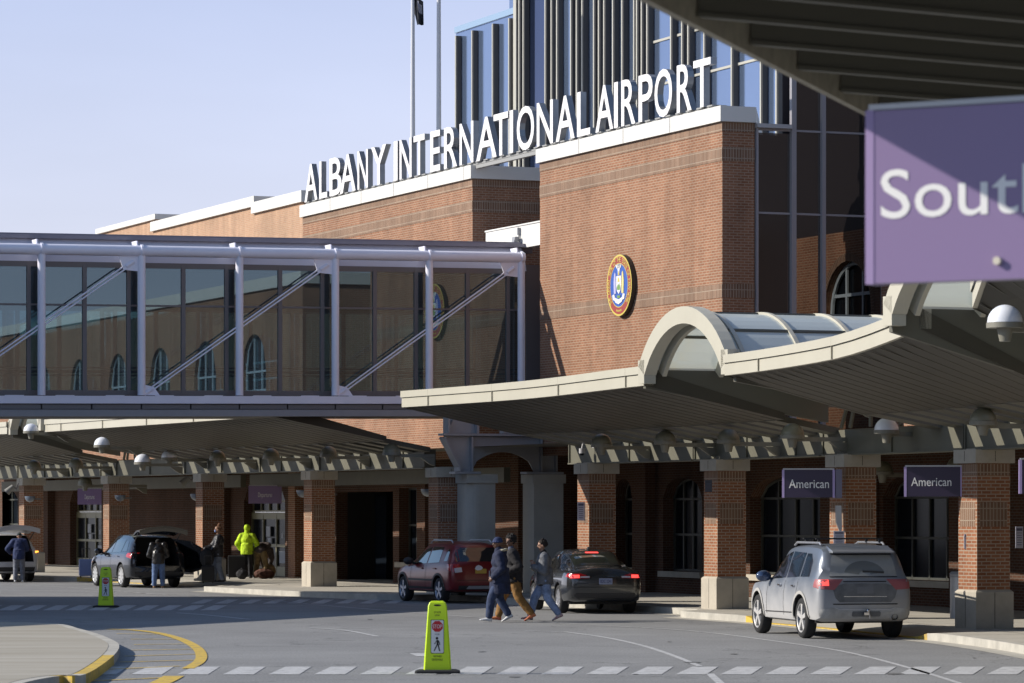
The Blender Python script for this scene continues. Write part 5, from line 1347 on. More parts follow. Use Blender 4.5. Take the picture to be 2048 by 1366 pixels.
# spoiler over the rear window
b = MB(); b.poly_prism([(.26,-.62,1.625),(.10,-.60,1.615),(.10,.60,1.615),(.26,.62,1.625),(.5,.60,1.72),(.5,-.60,1.72)], (0,0,.03)); c.plain(b, "roof_spoiler", PD)
c.decal([(-.60,1.585),(.60,1.585),(.58,1.62),(-.58,1.62)], 'rear', "spoiler_shadow_strip", M_trim, off=.008)
for x0, x1, z0a, z1a, sl in ():
    pass
c.sides([(.62,1.17),(1.16,1.16),(1.10,1.60),(.86,1.60),(.66,1.46)], "quarter_window", M_wing)
c.sides([(1.24,1.16),(2.04,1.13),(2.02,1.63),(1.19,1.61)], "rear_side_window", M_wing)
c.sides([(2.12,1.13),(3.24,1.08),(2.98,1.34),(2.70,1.53),(2.10,1.63)], "front_side_window", M_wing)
c.decal([(-.6,1.18),(.6,1.18),(.55,1.58),(-.55,1.58)], 'front', "windscreen", M_wing)
for sg, lit in ((1, True), (-1, False)):
    c.decal([(sg*.60,.93),(sg*.905,.95),(sg*.93,1.13),(sg*.42,1.13)], 'rear', "tail_lamp", mat("dusty_red_lens", (.34,.10,.11), .5), off=.010)
    c.decal([(sg*.70,1.01),(sg*.915,1.01),(sg*.92,1.12),(sg*.70,1.12)], 'rear', "brake_lamp", M_lit if lit else mat("dusty_red_lens", ()), off=.013)
c.sides([(.03,.96),(.26,.98),(.24,1.13),(.02,1.12)], "side_lamp", MATS["dusty_red_lens"], off=.010)
c.decal([(-.66,1.165),(.66,1.165),(.66,1.18),(-.66,1.18)], 'rear', "hatch_seam", M_seam, off=.008)
c.decal([(-.42,1.075),(.42,1.075),(.42,1.095),(-.42,1.095)], 'rear', "hatch_strip", M_trim, off=.008)
c.decal([(-.50,.70),(.50,.70),(.58,.78),(.64,.98),(.40,1.05),(-.40,1.05),(-.64,.98),(-.58,.78)], 'rear', "plate_recess", mat("dark_dusty_grey", (.14,.145,.15), .6, noise=.25, nscale=5), off=.007)
c.decal(rrect(-.16,.16,.86,.99,.01), 'rear', "number_plate", mat("dust_covered_plate", (.17,.175,.185), .6), off=.012)
c.decal([(-.62,.655),(.62,.655),(.64,.675),(-.64,.675)], 'rear', "bumper_seam", M_seam, off=.008)
c.decal([(-.42,.80),(.42,.80),(.42,.812),(-.42,.812)], 'rear', "chrome_lip", M_chrome, off=.012)
c.decal([(-.86,.40),(.86,.40),(.90,.56),(.62,.60),(.50,.555),(-.50,.555),(-.62,.60),(-.90,.56)], 'rear', "lower_bumper", mat("salt_crusted_bumper", (.40,.395,.38), .8, noise=.18, nscale=6), off=.009)
c.decal([(-.50,.557),(.50,.557),(.60,.60),(.60,.607),(.50,.568),(-.50,.568),(-.60,.607),(-.60,.60)], 'rear', "bumper_crease", mat("pale_crease_line", (.62,.61,.60), .7), off=.014)  # pale line drawn along the bumper crease
c.decal(rrect(-.30,.26,.43,.53,.02), 'rear', "tow_panel", mat("dark_dusty_grey", ()), off=.015)
b = MB(); b.box(V((-.10,-.05,.46)), V((.2,0,0)), V((0,.1,0)), V((0,0,.05))); b.ball((-.08,-.03,.545), .035); b.tube((-.08,-.03,.47),(-.08,-.03,.53), .015); b.tube((-.06,-.07,.40),(-.06,-.07,.46),.012); c.plain(b, "tow_ball", M_chrome)
b = MB(); b.tube((-.01,-.58,.42),(.2,-.58,.42), .055, n=16, caps=False); b.tube((.06,-.58,.42),(.07,-.58,.42), .05); c.plain(b, "exhaust_tip", M_trim)
for x in (2.07, 3.22): c.sides(hl(x, .42, x-.04, 1.08), "door_seam", M_seam, off=.007)
c.sides(hl(1.30,.60,1.18,1.12), "rear_door_seam", M_seam, off=.007)
c.sides(hl(1.45,.48,3.3,.46,.02), "sill_strip", M_trim, off=.007)
for x in (1.36, 2.25):
    for sg in (1,-1): b = MB(); b.cbox((x+.08, sg*.975, .985), .17,.03,.03); c.plain(b, "door_handle", M_chrome)
# flared arches
for x in (SUV['xr'], SUV['xf']):
    for v in ('left','right'):
        r0, r1 = SUV['rw']+.07, SUV['rw']+.13
        P = [(x+r1*cos(t), SUV['rw']+r1*sin(t)) for t in [R(q) for q in range(-4, 185, 12)]] + [(x+r0*cos(t), SUV['rw']+r0*sin(t)) for t in [R(q) for q in range(184, -5, -12)]]
        c.decal(P, v, "arch_lip", mat("dust_grey_cladding", (.40,.39,.37), .7), off=.015)
c.mirror(3.12, 1.08, car_paint("blue_grey_mirror_paint", (.05,.08,.16)), sz=1.25)
for sg in (1,-1):
    b = MB(); b.path([V((.75,sg*.62,1.755)),V((.85,sg*.62,1.80)),V((2.3,sg*.61,1.80)),V((2.5,sg*.60,1.745))], .022); c.plain(b, "roof_rail", M_alloy)
for x in (.95, 1.75):
    b = MB(); b.box(V((x,-.66,1.865)), V((.05,0,0)), V((0,1.32,0)), V((0,0,.022))); 
    for sg in (1,-1): b.cbox((x+.025, sg*.60, 1.835), .06,.04,.06)
    c.plain(b, "roof_bar", M_trim)
b = MB(); b.box(V((.4,-.8,.30)), V((4.0,0,0)), V((0,1.6,0)), V((0,0,.2))); c.plain(b, "underbody", M_dark)
c.wheels(mat("dusty_rim", (.52,.51,.50), .5, metal=.2), 5)
DUSTY = c

# ---------------- grey saloon
SED = dict(L=4.87, W=1.88, rw=.335, xr=1.02, xf=3.87,
 bot=[(0,.46),(.06,.34),(.3,.27),(1,.24),(3.8,.22),(4.6,.26),(4.87,.4)],
 belt=[(0,.80),(.06,.93),(.3,.98),(1.0,.99),(2.4,.95),(3.4,.92),(4.3,.83),(4.75,.68),(4.87,.52)],
 top=[(0,.88),(.05,1.02),(.14,1.085),(.45,1.10),(.75,1.14),(1.2,1.31),(1.6,1.43),(2.1,1.485),(2.6,1.47),(3.0,1.36),(3.5,1.08),(3.75,.97),(4.4,.86),(4.8,.70),(4.87,.56)],
 w=[(0,.70),(.06,.82),(.2,.885),(.6,.925),(2,.935),(3.6,.925),(4.4,.88),(4.75,.74),(4.87,.55)],
 wt=[(0,.60),(.8,.60),(1.6,.60),(2.4,.60),(3.2,.60),(3.6,.6),(4.87,.4)])
pr = gnd(1122, 1226); a_ = R(90+11.5)
c = Car("grey_saloon", "dark grey saloon with brake lamps lit waiting behind the three pedestrians", place(SED, pr, a_), a_, SED, car_paint("charcoal_paint", (.045,.048,.052), .55, .22))
M_rg = mat("saloon_rear_glass", (.022,.026,.022), .05, noise=.5, nscale=1.6, spec=.8, coat=1)
c.decal([(-.60,1.13),(.60,1.13),(.56,1.26),(.47,1.40),(.30,1.44),(-.30,1.44),(-.47,1.40),(-.56,1.26)], 'rear', "rear_window", M_rg)
c.decal(rrect(-.16,.16,1.405,1.43,.008), 'rear', "high_brake_lamp", M_lit, off=.012)
c.sides([(.95,1.06),(1.35,1.03),(1.32,1.27),(1.2,1.25)], "quarter_window", M_wing); c.sides([(1.40,1.03),(2.25,1.00),(2.22,1.38),(1.75,1.37),(1.40,1.29)], "rear_side_window", M_wing)
c.sides([(2.31,1.00),(3.30,.97),(3.05,1.14),(2.75,1.30),(2.29,1.38)], "front_side_window", M_wing); c.decal([(-.6,1.05),(.6,1.05),(.5,1.38),(-.5,1.38)], 'front', "windscreen", M_wing)
for sg in (1,-1):
    c.decal([(sg*.36,.865),(sg*.40,.835),(sg*.82,.82),(sg*.86,.93),(sg*.60,.95)], 'rear', "tail_lamp", M_redl, off=.010)
    c.decal([(sg*.62,.84),(sg*.835,.84),(sg*.845,.91),(sg*.62,.915)], 'rear', "brake_lamp", M_lit, off=.013)
    c.decal([(sg*.38,.845),(sg*.60,.845),(sg*.60,.875),(sg*.38,.885)], 'rear', "reversing_lamp", M_clear, off=.013)
c.sides([(.03,.84),(.32,.87),(.22,.95),(.03,.93)], "side_lamp", M_redl, off=.01)
c.decal(rrect(-.16,.16,.69,.83,.01), 'rear', "number_plate", mat("pale_blue_plate", (.30,.34,.48), .5), off=.012)
b = MB(); text_into(b, "BDC 2241", V((-.02, .0, .725)), (0,-1,0), (0,0,1), .075, width=.26, center=True); o = b.build("plate_characters", mat("plate_navy", (.02,.03,.12), .5)); local_obj(o, c.root)
h = c.hit((-2,0,.76),(1,0,0)); o.location = (h.x+.02-.015-.018, 0, 0)
c.decal([(-.80,.62),(.80,.62),(.80,.632),(-.80,.632)], 'rear', "bumper_seam", M_seam, off=.008); c.decal([(-.66,1.075),(.66,1.075),(.66,1.085),(-.66,1.085)], 'rear', "boot_seam", M_seam, off=.008)
c.decal([(-.62,.33),(.62,.33),(.74,.42),(.70,.48),(-.70,.48),(-.74,.42)], 'rear', "lower_bumper", M_trim, off=.010)
c.decal(rrect(-.07,.07,.94,.985,.02), 'rear', "tail_badge", M_trim, off=.009)
for x in (2.28, 3.25): c.sides(hl(x,.36,x-.02,.95), "door_seam", M_seam, off=.007)
b = MB(); b.poly_prism([(1.75,-.02,1.485),(1.98,-.02,1.50),(1.80,-.02,1.545)], (0,.04,0)); c.plain(b, "roof_aerial", M_trim)
c.mirror(3.15, .97, MATS["charcoal_paint"])
b = MB(); b.box(V((.4,-.75,.22)), V((4.0,0,0)), V((0,1.5,0)), V((0,0,.2))); c.plain(b, "underbody", M_dark)
c.wheels(M_alloy, 10)

# ---------------- red hatchback crossover
RED = dict(L=4.12, W=1.76, rw=.335, xr=.80, xf=3.30,
 bot=[(0,.46),(.06,.34),(.3,.30),(3.5,.28),(3.95,.34),(4.12,.46)],
 belt=[(0,.84),(.06,1.02),(.3,1.04),(1,1.03),(2.2,.98),(3.1,.95),(3.7,.86),(4.0,.74),(4.12,.56)],
 top=[(0,.88),(.03,1.08),(.12,1.22),(.28,1.47),(.5,1.55),(1.2,1.59),(1.9,1.575),(2.3,1.49),(2.8,1.22),(3.1,1.04),(3.6,.93),(4.0,.78),(4.12,.60)],
 w=[(0,.74),(.06,.82),(.2,.855),(.6,.875),(3.2,.87),(3.7,.82),(4.0,.70),(4.12,.55)],
 wt=[(0,.60),(.4,.60),(1.2,.61),(2.4,.59),(3.0,.6),(4.12,.4)])
pr = gnd(882, 1206.5); a_ = R(90+23.5)
c = Car("red_hatchback", "dark red hatchback with black rear window parked by the concrete pier", place(RED, pr, a_), a_, RED, mat("wine_red_paint", (.17,.010,.014), .3, metal=.1, coat=.35))
c.decal([(-.66,1.09),(.66,1.09),(.62,1.30),(.56,1.45),(-.56,1.45),(-.62,1.30)], 'rear', "rear_window", M_wing)
M_sky = M_wing
c.sides([(.36,1.10),(.58,1.09),(.56,1.42),(.44,1.38)], "quarter_window", M_sky); c.sides([(.86,1.06),(1.62,1.03),(1.64,1.46),(.92,1.46)], "rear_side_window", M_sky)
c.sides([(1.71,1.03),(2.72,.99),(2.52,1.14),(2.18,1.38),(1.73,1.46)], "front_side_window", M_sky); c.decal([(-.6,1.1),(.6,1.1),(.5,1.46),(-.5,1.46)], 'front', "windscreen", M_wing)
for sg in (1,-1):
    c.decal([(sg*.52,.84),(sg*.78,.82),(sg*.80,1.02),(sg*.58,1.03)], 'rear', "tail_lamp", M_redl, off=.01); c.decal([(sg*.52,.82),(sg*.72,.80),(sg*.74,.92),(sg*.54,.94)], 'rear', "reversing_lamp", M_clear, off=.014)
c.sides([(.02,.84),(.20,.88),(.30,1.02),(.02,1.04)], "side_lamp", M_redl, off=.01)
c.decal(rrect(-.16,.16,.78,.90,.01), 'rear', "number_plate", mat("orange_plate", (.55,.35,.06), .5), off=.012)
M_stk = mat("white_sticker", (.7,.7,.72), .5)
c.decal([(.10,.86),(.17,.90),(.13,.97),(.06,1.0),(-.02,.97),(-.06,.92),(.0,.87)], 'rear', "hatch_sticker", M_stk, off=.016)
c.decal([(-.62,.30),(.62,.30),(.62,.47),(-.62,.47)], 'rear', "lower_bumper", M_trim, off=.012); c.decal([(-.40,.38),(.40,.38),(.34,.46),(-.34,.46)], 'rear', "skid_plate", mat("silver_skid_plate", (.35,.36,.38), .4), off=.018)
c.decal([(-.66,.60),(.66,.60),(.66,.612),(-.66,.612)], 'rear', "hatch_seam", M_seam, off=.008)
c.sides([(1.16,.31),(2.92,.31),(2.92,.42),(1.16,.42)], "sill_cladding", M_trim, off=.010); c.sides(hl(1.2,.60,2.85,.60,.05), "rubbing_strip", M_trim, off=.010)
for x in (.80, 3.30):
    for v in ('left','right'):
        r0, r1 = .335+.062, .335+.12
        c.decal([(x+r1*cos(t), .335+r1*sin(t)) for t in [R(q) for q in range(-4,185,12)]] + [(x+r0*cos(t), .335+r0*sin(t)) for t in [R(q) for q in range(184,-5,-12)]], v, "arch_lip", M_trim, off=.013)
for x in (1.67, 2.70): c.sides(hl(x,.42,x-.02,1.0), "door_seam", M_seam, off=.007)
for x in (1.05, 1.95):
    for sg in (1,-1): b = MB(); b.cbox((x, sg*.872, .90), .16,.03,.03); c.plain(b, "door_handle", MATS["wine_red_paint"])
for sg in (1,-1):
    b = MB(); b.path([V((.55,sg*.54,1.56)),V((.65,sg*.54,1.63)),V((1.9,sg*.52,1.63)),V((2.15,sg*.50,1.55))], .02); c.plain(b, "roof_rail", M_alloy)
c.mirror(2.62, 1.02, M_trim, sz=1.15)
b = MB(); b.box(V((.3,-.7,.28)), V((3.5,0,0)), V((0,1.4,0)), V((0,0,.2))); c.plain(b, "underbody", M_dark)
c.wheels(mat("blue_grey_rim", (.32,.35,.42), .3, metal=.6), 5)

# ---------------- dark SUV and white SUV with raised tailgates
def hatch_suv(name, label, spec, p_rl, ang, paint, rim, indicator=False, door=True):
    c = Car(name, label, place(spec, p_rl, ang), ang, spec, paint)
    c.sides([(.50,1.14),(.98,1.12),(.94,1.46),(.70,1.44)], "quarter_window", M_wing); c.sides([(1.05,1.11),(1.95,1.08),(1.93,1.54),(1.02,1.50)], "rear_side_window", M_wing)
    c.sides([(2.03,1.08),(3.05,1.04),(2.82,1.22),(2.45,1.46),(2.02,1.54)], "front_side_window", M_wing); c.decal([(-.6,1.2),(.6,1.2),(.5,1.52),(-.5,1.52)], 'front', "windscreen", M_wing)
    c.sides([(.05,.92),(.40,.97),(.36,1.09),(.05,1.09)], "tail_lamp", M_redl, off=.010)
    c.decal([(-.72,.30),(.72,.30),(.76,.50),(-.76,.50)], 'rear', "lower_bumper", M_trim, off=.012)
    for x in (1.99, 3.02): c.sides(hl(x,.42,x-.02,1.06), "door_seam", M_seam, off=.007)
    for sg in (1,-1):
        b = MB(); b.tube((-.01,sg*.58,.36),(.15,sg*.58,.36), .05, n=14, caps=False); c.plain(b, "exhaust_tip", M_chrome)
        for x in (1.25, 2.2): b = MB(); b.cbox((x, sg*.955, .98), .17,.03,.03); c.plain(b, "door_handle", M_chrome)
    c.mirror(2.95, 1.06, paint, sz=1.1)
    b = MB(); b.box(V((.3,-.75,.26)), V((3.9,0,0)), V((0,1.5,0)), V((0,0,.2))); c.plain(b, "underbody", M_dark)
    c.wheels(rim, 10)
    # raised tailgate: curved panel hinged at the roof
    n = 8; G = MB(); gl_ = MB(); hx, hz = .46, 1.66; ln, up_ = 1.02, .18
    def tg(i, j, dz=0):
        y = (-1 + 2*i/n); t = j/5; wid = .66 + .12*t; cr = .13*(1-y*y)
        return V((hx - ln*t, y*wid, hz + up_*t + cr*(.4+.6*t) + .05*sin(pi*t) - .05*t*t + dz))
    for i in range(n):
        for j in range(5):
            q = (tg(i,j), tg(i+1,j), tg(i+1,j+1), tg(i,j+1)); (gl_ if (1 <= i < n-1 and 1 <= j < 3) else G).face(q)
            G.face(tuple(reversed([p - V((0,0,.05)) for p in q])))
    for i in range(n): G.face((tg(i,5), tg(i+1,5), tg(i+1,5,-.16)+V((.03,0,0)), tg(i,5,-.16)+V((.03,0,0))))
    for i in (0, n):
        for j in range(5): G.face((tg(i,j), tg(i,j+1), tg(i,j+1,-.07), tg(i,j,-.05)))
    g_o = c.plain(G, "tailgate", paint); o = gl_.build("tailgate_window", M_wing); local_obj(o, g_o)
    b = MB(); 
    for sg in (1,-1): b.tube((.35,sg*.66,1.40),(-.15,sg*.70,1.70), .015)
    c.plain(b, "gas_strut", M_trim)
    if indicator: c.decal([(-.93,.98),(-.78,.98),(-.78,1.03),(-.93,1.03)], 'rear', "indicator_lamp", mat("lit_indicator", (.9,.35,.05), .3, emit=(1,.4,.05), estr=2.5), off=.012); b = MB(); b.cbox((.06,-.84,1.02), .06,.10,.05); c.plain(b, "indicator_glow", MATS["lit_indicator"])
    if door:
        b = MB(); b.poly_prism([(1.15,-.93,.50),(1.15,-.95,1.05),(1.20,-.78,1.52),(.55,-1.20,1.45),(.22,-1.75,1.08),(.28,-1.72,.62),(.62,-1.3,.46)], (.03,-.05,0)); c.plain(b, "open_rear_door", paint)
    return c
DSUV = dict(L=4.70, W=1.90, rw=.37, xr=.92, xf=3.67, hatch=(1.5,.72,.68,1.56),
 bot=[(0,.44),(.06,.32),(.3,.28),(4.0,.26),(4.5,.32),(4.70,.44)],
 belt=[(0,.86),(.06,1.06),(.3,1.08),(1,1.08),(2.4,1.04),(3.3,1.0),(4.1,.92),(4.5,.78),(4.70,.6)],
 top=[(0,.90),(.03,1.10),(.14,1.24),(.34,1.52),(.55,1.60),(1.2,1.665),(2.0,1.66),(2.5,1.56),(3.0,1.28),(3.35,1.08),(4.0,.98),(4.5,.84),(4.70,.64)],
 w=[(0,.80),(.06,.88),(.2,.92),(.6,.945),(3.5,.94),(4.2,.88),(4.55,.74),(4.70,.56)],
 wt=[(0,.64),(.6,.64),(1.5,.65),(2.6,.62),(3.2,.64),(4.70,.45)])
hatch_suv("dark_suv", "dark blue grey sport utility car with raised tailgate being loaded", DSUV, gnd(246, 1175), R(90+23.5), car_paint("midnight_paint", (.010,.013,.020), .3, .2), mat("bright_rim", (.6,.6,.6), .3, metal=.5))
WSUV = dict(DSUV); 
hatch_suv("white_suv", "white sport utility car cut off at the left edge with raised tailgate", WSUV, gnd(-38, 1163.5), R(90+24), car_paint("white_car_paint", (.55,.55,.56), .0, .3), M_alloy, indicator=True, door=False)
# ================================================================= people
def capsule(mb, p, q, r, r2=None, n=12):
    r2 = r if r2 is None else r2
    mb.tube(p, q, r, r2, n=n); mb.ball(p, r, 8, n); mb.ball(q, r2, 8, n)
def chain(mb, pts, rs):
    for (a, b), (ra, rb) in zip(zip(pts, pts[1:]), zip(rs, rs[1:])): capsule(mb, V(a), V(b), ra, rb)
def ell(mb, c, rx, ry, rz, rot=None): mb.ball(c, 1, 12, 16, sc3=(rx, ry, rz), rot=rot)
def remeshed(mb, name, m, parent, vox=.016, smooth_it=4, wrinkle=0):
    me = mb.mesh(name+"_src"); o = bpy.data.objects.new("tmp", me); COL.objects.link(o)
    r = o.modifiers.new("r", 'REMESH'); r.mode = 'VOXEL'; r.voxel_size = vox
    if smooth_it: s = o.modifiers.new("s", 'SMOOTH'); s.iterations = smooth_it; s.factor = .5
    if wrinkle:
        t = bpy.data.textures.new("w", 'CLOUDS'); t.noise_scale = .11; dm = o.modifiers.new("d", 'DISPLACE'); dm.texture = t; dm.strength = wrinkle; dm.mid_level = .5
    dg = bpy.context.evaluated_depsgraph_get(); dg.update(); nm = bpy.data.meshes.new_from_object(o.evaluated_get(dg)); bpy.data.objects.remove(o)
    nm.materials.clear(); nm.materials.append(m)
    for p in nm.polygons: p.use_smooth = True
    ob = bpy.data.objects.new(name, nm); COL.objects.link(ob); ob.parent = parent; return ob
mat("black_suitcase_fabric", (.014,.014,.016), .7); mat("black_jersey", (.012,.012,.014), .9); mat("black_shoe", (.015,.015,.016), .6); mat("tan_shoe", (.25,.15,.08), .7); mat("white_trainer", (.62,.62,.62), .5)
M_skin1 = mat("brown_skin", (.17,.085,.052), .55); M_skin2 = mat("tan_skin", (.36,.20,.13), .55); M_skin3 = mat("medium_skin", (.20,.10,.06), .55)
def cloth(name, c, rough=.85): return mat(name, c, rough, noise=.4, nscale=9, bump=.35)
def hand(mb, wrist, dirv, palm_n, curl=.5, side=1):
    """palm, four unequal bent fingers and a thumb"""
    d = V(dirv).normalized(); n = V(palm_n).normalized(); w = d.cross(n).normalized()
    wr = V(wrist); pc = wr + d*.05; mb.ball(pc, 1, 8, 12, sc3=(.050,.050,.050)) if False else None
    capsule(mb, wr, wr + d*.075, .026, .034)
    for k, (off, ln) in enumerate(((-.030,.068),(-.010,.078),(.010,.072),(.029,.056))):
        b = wr + d*.085 + w*off; k1 = b + (d*cos(curl*.6) + n*sin(curl*.6))*ln*.5; k2 = k1 + (d*cos(curl*1.6) + n*sin(curl*1.6))*ln*.45
        chain(mb, [b, k1, k2], [.0105,.0095,.008])
    t0 = wr + d*.03 - w*.03*side; t1 = t0 + (d*.7 - w*.6*side + n*.3).normalized()*.04; t2 = t1 + (d*.9 + n*.4).normalized()*.03
    chain(mb, [t0, t1, t2], [.014,.012,.010])
def head(mb, c, fwd, up=V((0,0,1)), s=1.0):
    """skull, jaw, nose, ears ; c = centre of the head"""
    f = V(fwd).normalized(); u = V(up).normalized(); l = u.cross(f).normalized(); u = f.cross(l)
    Rm = Matrix((f, l, u)).transposed(); c = V(c)
    P = lambda x, y, z: c + (f*x + l*y + u*z)*s
    ell(mb, P(-.012,0,.025), .098*s, .076*s, .092*s, Rm); ell(mb, P(.012,0,-.045), .070*s, .056*s, .072*s, Rm); ell(mb, P(.040,0,-.085), .030*s, .030*s, .022*s, Rm)
    mb.tube(P(.078,0,.02), P(.100,0,-.028), .010*s, .016*s, n=8); ell(mb, P(.097,0,-.028), .014*s, .017*s, .012*s, Rm); ell(mb, P(.076,0,-.062), .012*s, .026*s, .010*s, Rm)
    for sg in (-1, 1): ell(mb, P(-.01, sg*.078, -.012), .018*s, .010*s, .030*s, Rm); ell(mb, P(.072, sg*.030, .026), .012*s, .022*s, .008*s, Rm)
    return P, Rm
def face_parts(P, Rm, root, s=1.0):
    e = MB()
    for sg in (-1, 1): e.ball(P(.078, sg*.031, .006), .0125*s, 6, 10)
    e.tube(P(.083, -.022, -.062), P(.083, .022, -.062), .0055*s, n=6); o = e.build("eyes_and_lips", mat("eye_and_lip", (.03,.018,.016), .4)); local_obj(o, root)
def fuzzy(mb, pts, n, rad, rs=(.018,.032), seed=1):
    rnd = random.Random(seed)
    for k in range(n):
        c, rx = rnd.choice(pts); d = V((rnd.gauss(0,1), rnd.gauss(0,1), rnd.gauss(0,1))).normalized()
        mb.ball(V(c) + d*rx, rnd.uniform(*rs), 4, 6)
def shoe(mb, ankle, toe_dir, roll=0.0, ln=.27, heel_up=0.0):
    d = V(toe_dir).normalized(); side = UP.cross(d).normalized(); u = d.cross(side)
    a = V(ankle); heel = a - d*.07 - u*.075; toe = heel + d*ln
    Rm = Matrix((d, side, u)).transposed()
    rings = []
    for t, w_, h_ in ((0,.030,.07),(.08,.038,.09),(.3,.040,.095),(.5,.044,.072),(.75,.050,.050),(.93,.042,.038),(1,.024,.028)):
        c = heel + d*ln*t; rings.append([c + side*w_*cos(q)*(1) + u*(h_*.5 + h_*.5*sin(q)) for q in [2*pi*k/12 for k in range(12)]])
    mb.loft(rings); capsule(mb, a - u*.02, a + u*.03, .042, .045)
class Fig:
    def __init__(s, name, label, loc, ang, scale=1.0, group=None):
        s.r = thing("person", label, "person", loc, ang, group); s.r.scale = (scale,)*3
        s.body = MB()
    def torso(s, mb, hip, chest, neck, k=1.0, wid=1.0, ang=0):
        hip, chest, neck = V(hip), V(chest), V(neck); lst = V((-sin(ang), cos(ang), 0))
        ell(mb, hip, .125*k, .165*k*wid, .13*k); ell(mb, (hip+chest)/2, .115*k, .150*k*wid, .17*k); ell(mb, chest, .130*k, .175*k*wid, .17*k)
        capsule(mb, chest + V((0,.12,.10))*k, chest + V((0,-.12,.10))*k, .075*k)
        capsule(mb, chest + V((0,0,.12)), neck, .07*k, .055*k)
def walker(label, loc, ang, scale, J, skin, top, bottom, shoes, hairfn, hem=None, facefwd=(1,0,0), group="three people walking across the road", extra=None, top_k=1.12, vox=.015, bag=None, handcurl=.7):
    f = Fig("person", label, loc, ang, scale, group); b = f.body; r = f.r
    f.torso(b, J['hip'], J['chest'], J['neck'], .92)
    capsule(b, V(J['neck'])-V((0,0,.06)), V(J['head'])-V((0,0,.06)), .052, .048)
    P, Rm = head(b, J['head'], facefwd)
    for sd in 'lr':
        sg = 1 if sd == 'l' else -1
        sh, el, wr = V(J['sh_'+sd]), V(J['el_'+sd]), V(J['wr_'+sd]); chain(b, [sh, el, wr], [.050,.038,.026])
        d = (wr-el).normalized(); pn = V(J.get('pn_'+sd, (0,-sg,0))); hand(b, wr, J.get('hd_'+sd, d), pn, handcurl, sg)
        hp, kn, an = V(J['hp_'+sd]), V(J['kn_'+sd]), V(J['an_'+sd]); chain(b, [hp, kn, (kn+an)/2+V((-.01,0,0)), an], [.080,.052,.048,.034])
    remeshed(b, "body", skin, r, vox=.011, smooth_it=2); face_parts(P, Rm, r)
    t = MB(); f.torso(t, V(J['hip'])+V((0,0,.02)), J['chest'], V(J['neck'])-V((0,0,.03)), top_k*1.16)
    for sd in 'lr': chain(t, [V(J['sh_'+sd]), V(J['el_'+sd]), V(J['wr_'+sd])], [.092*top_k,.080*top_k,.058*top_k])
    if hem: hem(t, J)
    remeshed(t, "jacket", top, r, vox=vox, smooth_it=4, wrinkle=.034)
    l = MB()
    for sd in 'lr':
        hp, kn, an = V(J['hp_'+sd]), V(J['kn_'+sd]), V(J['an_'+sd]); chain(l, [hp, kn, an + (kn-an)*.12], [.122,.094,.080])
    ell(l, V(J['hip'])+V((-.01,0,-.02)), .135, .165, .13); remeshed(l, "trousers", bottom, r, vox=vox, smooth_it=3, wrinkle=.020)
    for sd in 'lr':
        h_ = MB(); shoe(h_, V(J['an_'+sd]), J.get('toe_'+sd, (1,0,0))); remeshed(h_, "shoe", shoes, r, vox=.010, smooth_it=2)
    hairfn(P, Rm, r)
    if extra: extra(P, Rm, r, J)
    return f
def stride(front, back, lean=.03, hgt=1.0, arms=None, dy=.09):
    """front/back: ankle x of the left / right legs, signs decide who is in front"""
    J = dict(hip=(0,0,.95), chest=(lean,0,1.30), neck=(lean+.01,0,1.50), head=(lean+.05,0,1.665))
    for sd, sg, ax in (('l',1,front),('r',-1,back)):
        J['sh_'+sd] = (lean, sg*.185, 1.42); J['hp_'+sd] = (0, sg*dy, .90)
        lift = .095 if ax > 0 else .15; J['an_'+sd] = (ax, sg*dy*.9, lift); kx = ax*.5 + (.07 if ax > 0 else .10)
        J['kn_'+sd] = (kx, sg*dy, .50); J['toe_'+sd] = (1,0,.10 if ax > .2 else 0) if ax > 0 else (1,0,-.45)
    J.update(arms or {}); return J
def afro(col, n=150, r=.085, seed=3, lift=.05, rs=(.016,.030)):
    def fn(P, Rm, root):
        m_ = MB(); ell(m_, P(-.030,0,.050), .098, .088, .080, Rm); fuzzy(m_, [(tuple(P(-.03,0,lift+.01)), r+.012), (tuple(P(-.05,0,lift-.02)), r)], n, r, seed=seed, rs=rs)
        # keep the face free
        keep = MB(); f = (P(1,0,0)-P(0,0,0)).normalized(); c0 = P(0,0,0)
        ob = remeshed(m_, "hair", mat(col[0], col[1], .95), root, vox=.011, smooth_it=1)
        me = ob.data; u = (P(0,0,1)-P(0,0,0)).normalized(); bm = bmesh.new(); bm.from_mesh(me)
        dele = [v for v in bm.verts if (v.co-c0).dot(f) > .055 and (v.co-c0).dot(u) < .055]
        for v in dele: v.co -= f*((v.co-c0).dot(f)-.045)
        bm.to_mesh(me); bm.free()
    return fn
def beanie(P, Rm, root):
    m_ = MB(); ell(m_, P(-.018,0,.055), .108, .090, .088, Rm); 
    for k in range(14): a_ = 2*pi*k/14; m_.ball(P(-.012+.102*cos(a_), .088*sin(a_), .035), .020, 6, 8)
    ob = remeshed(m_, "beanie", cloth("navy_beanie", (.02,.035,.10)), root, vox=.011, smooth_it=2)
    u = (P(0,0,1)-P(0,0,0)).normalized(); c0 = P(0,0,0)
    for v in ob.data.vertices:
        z = (v.co-c0).dot(u)
        if z < .012: v.co += u*(.012-z)
W_ANG = R(180)
gw = gnd(1000, 1243)
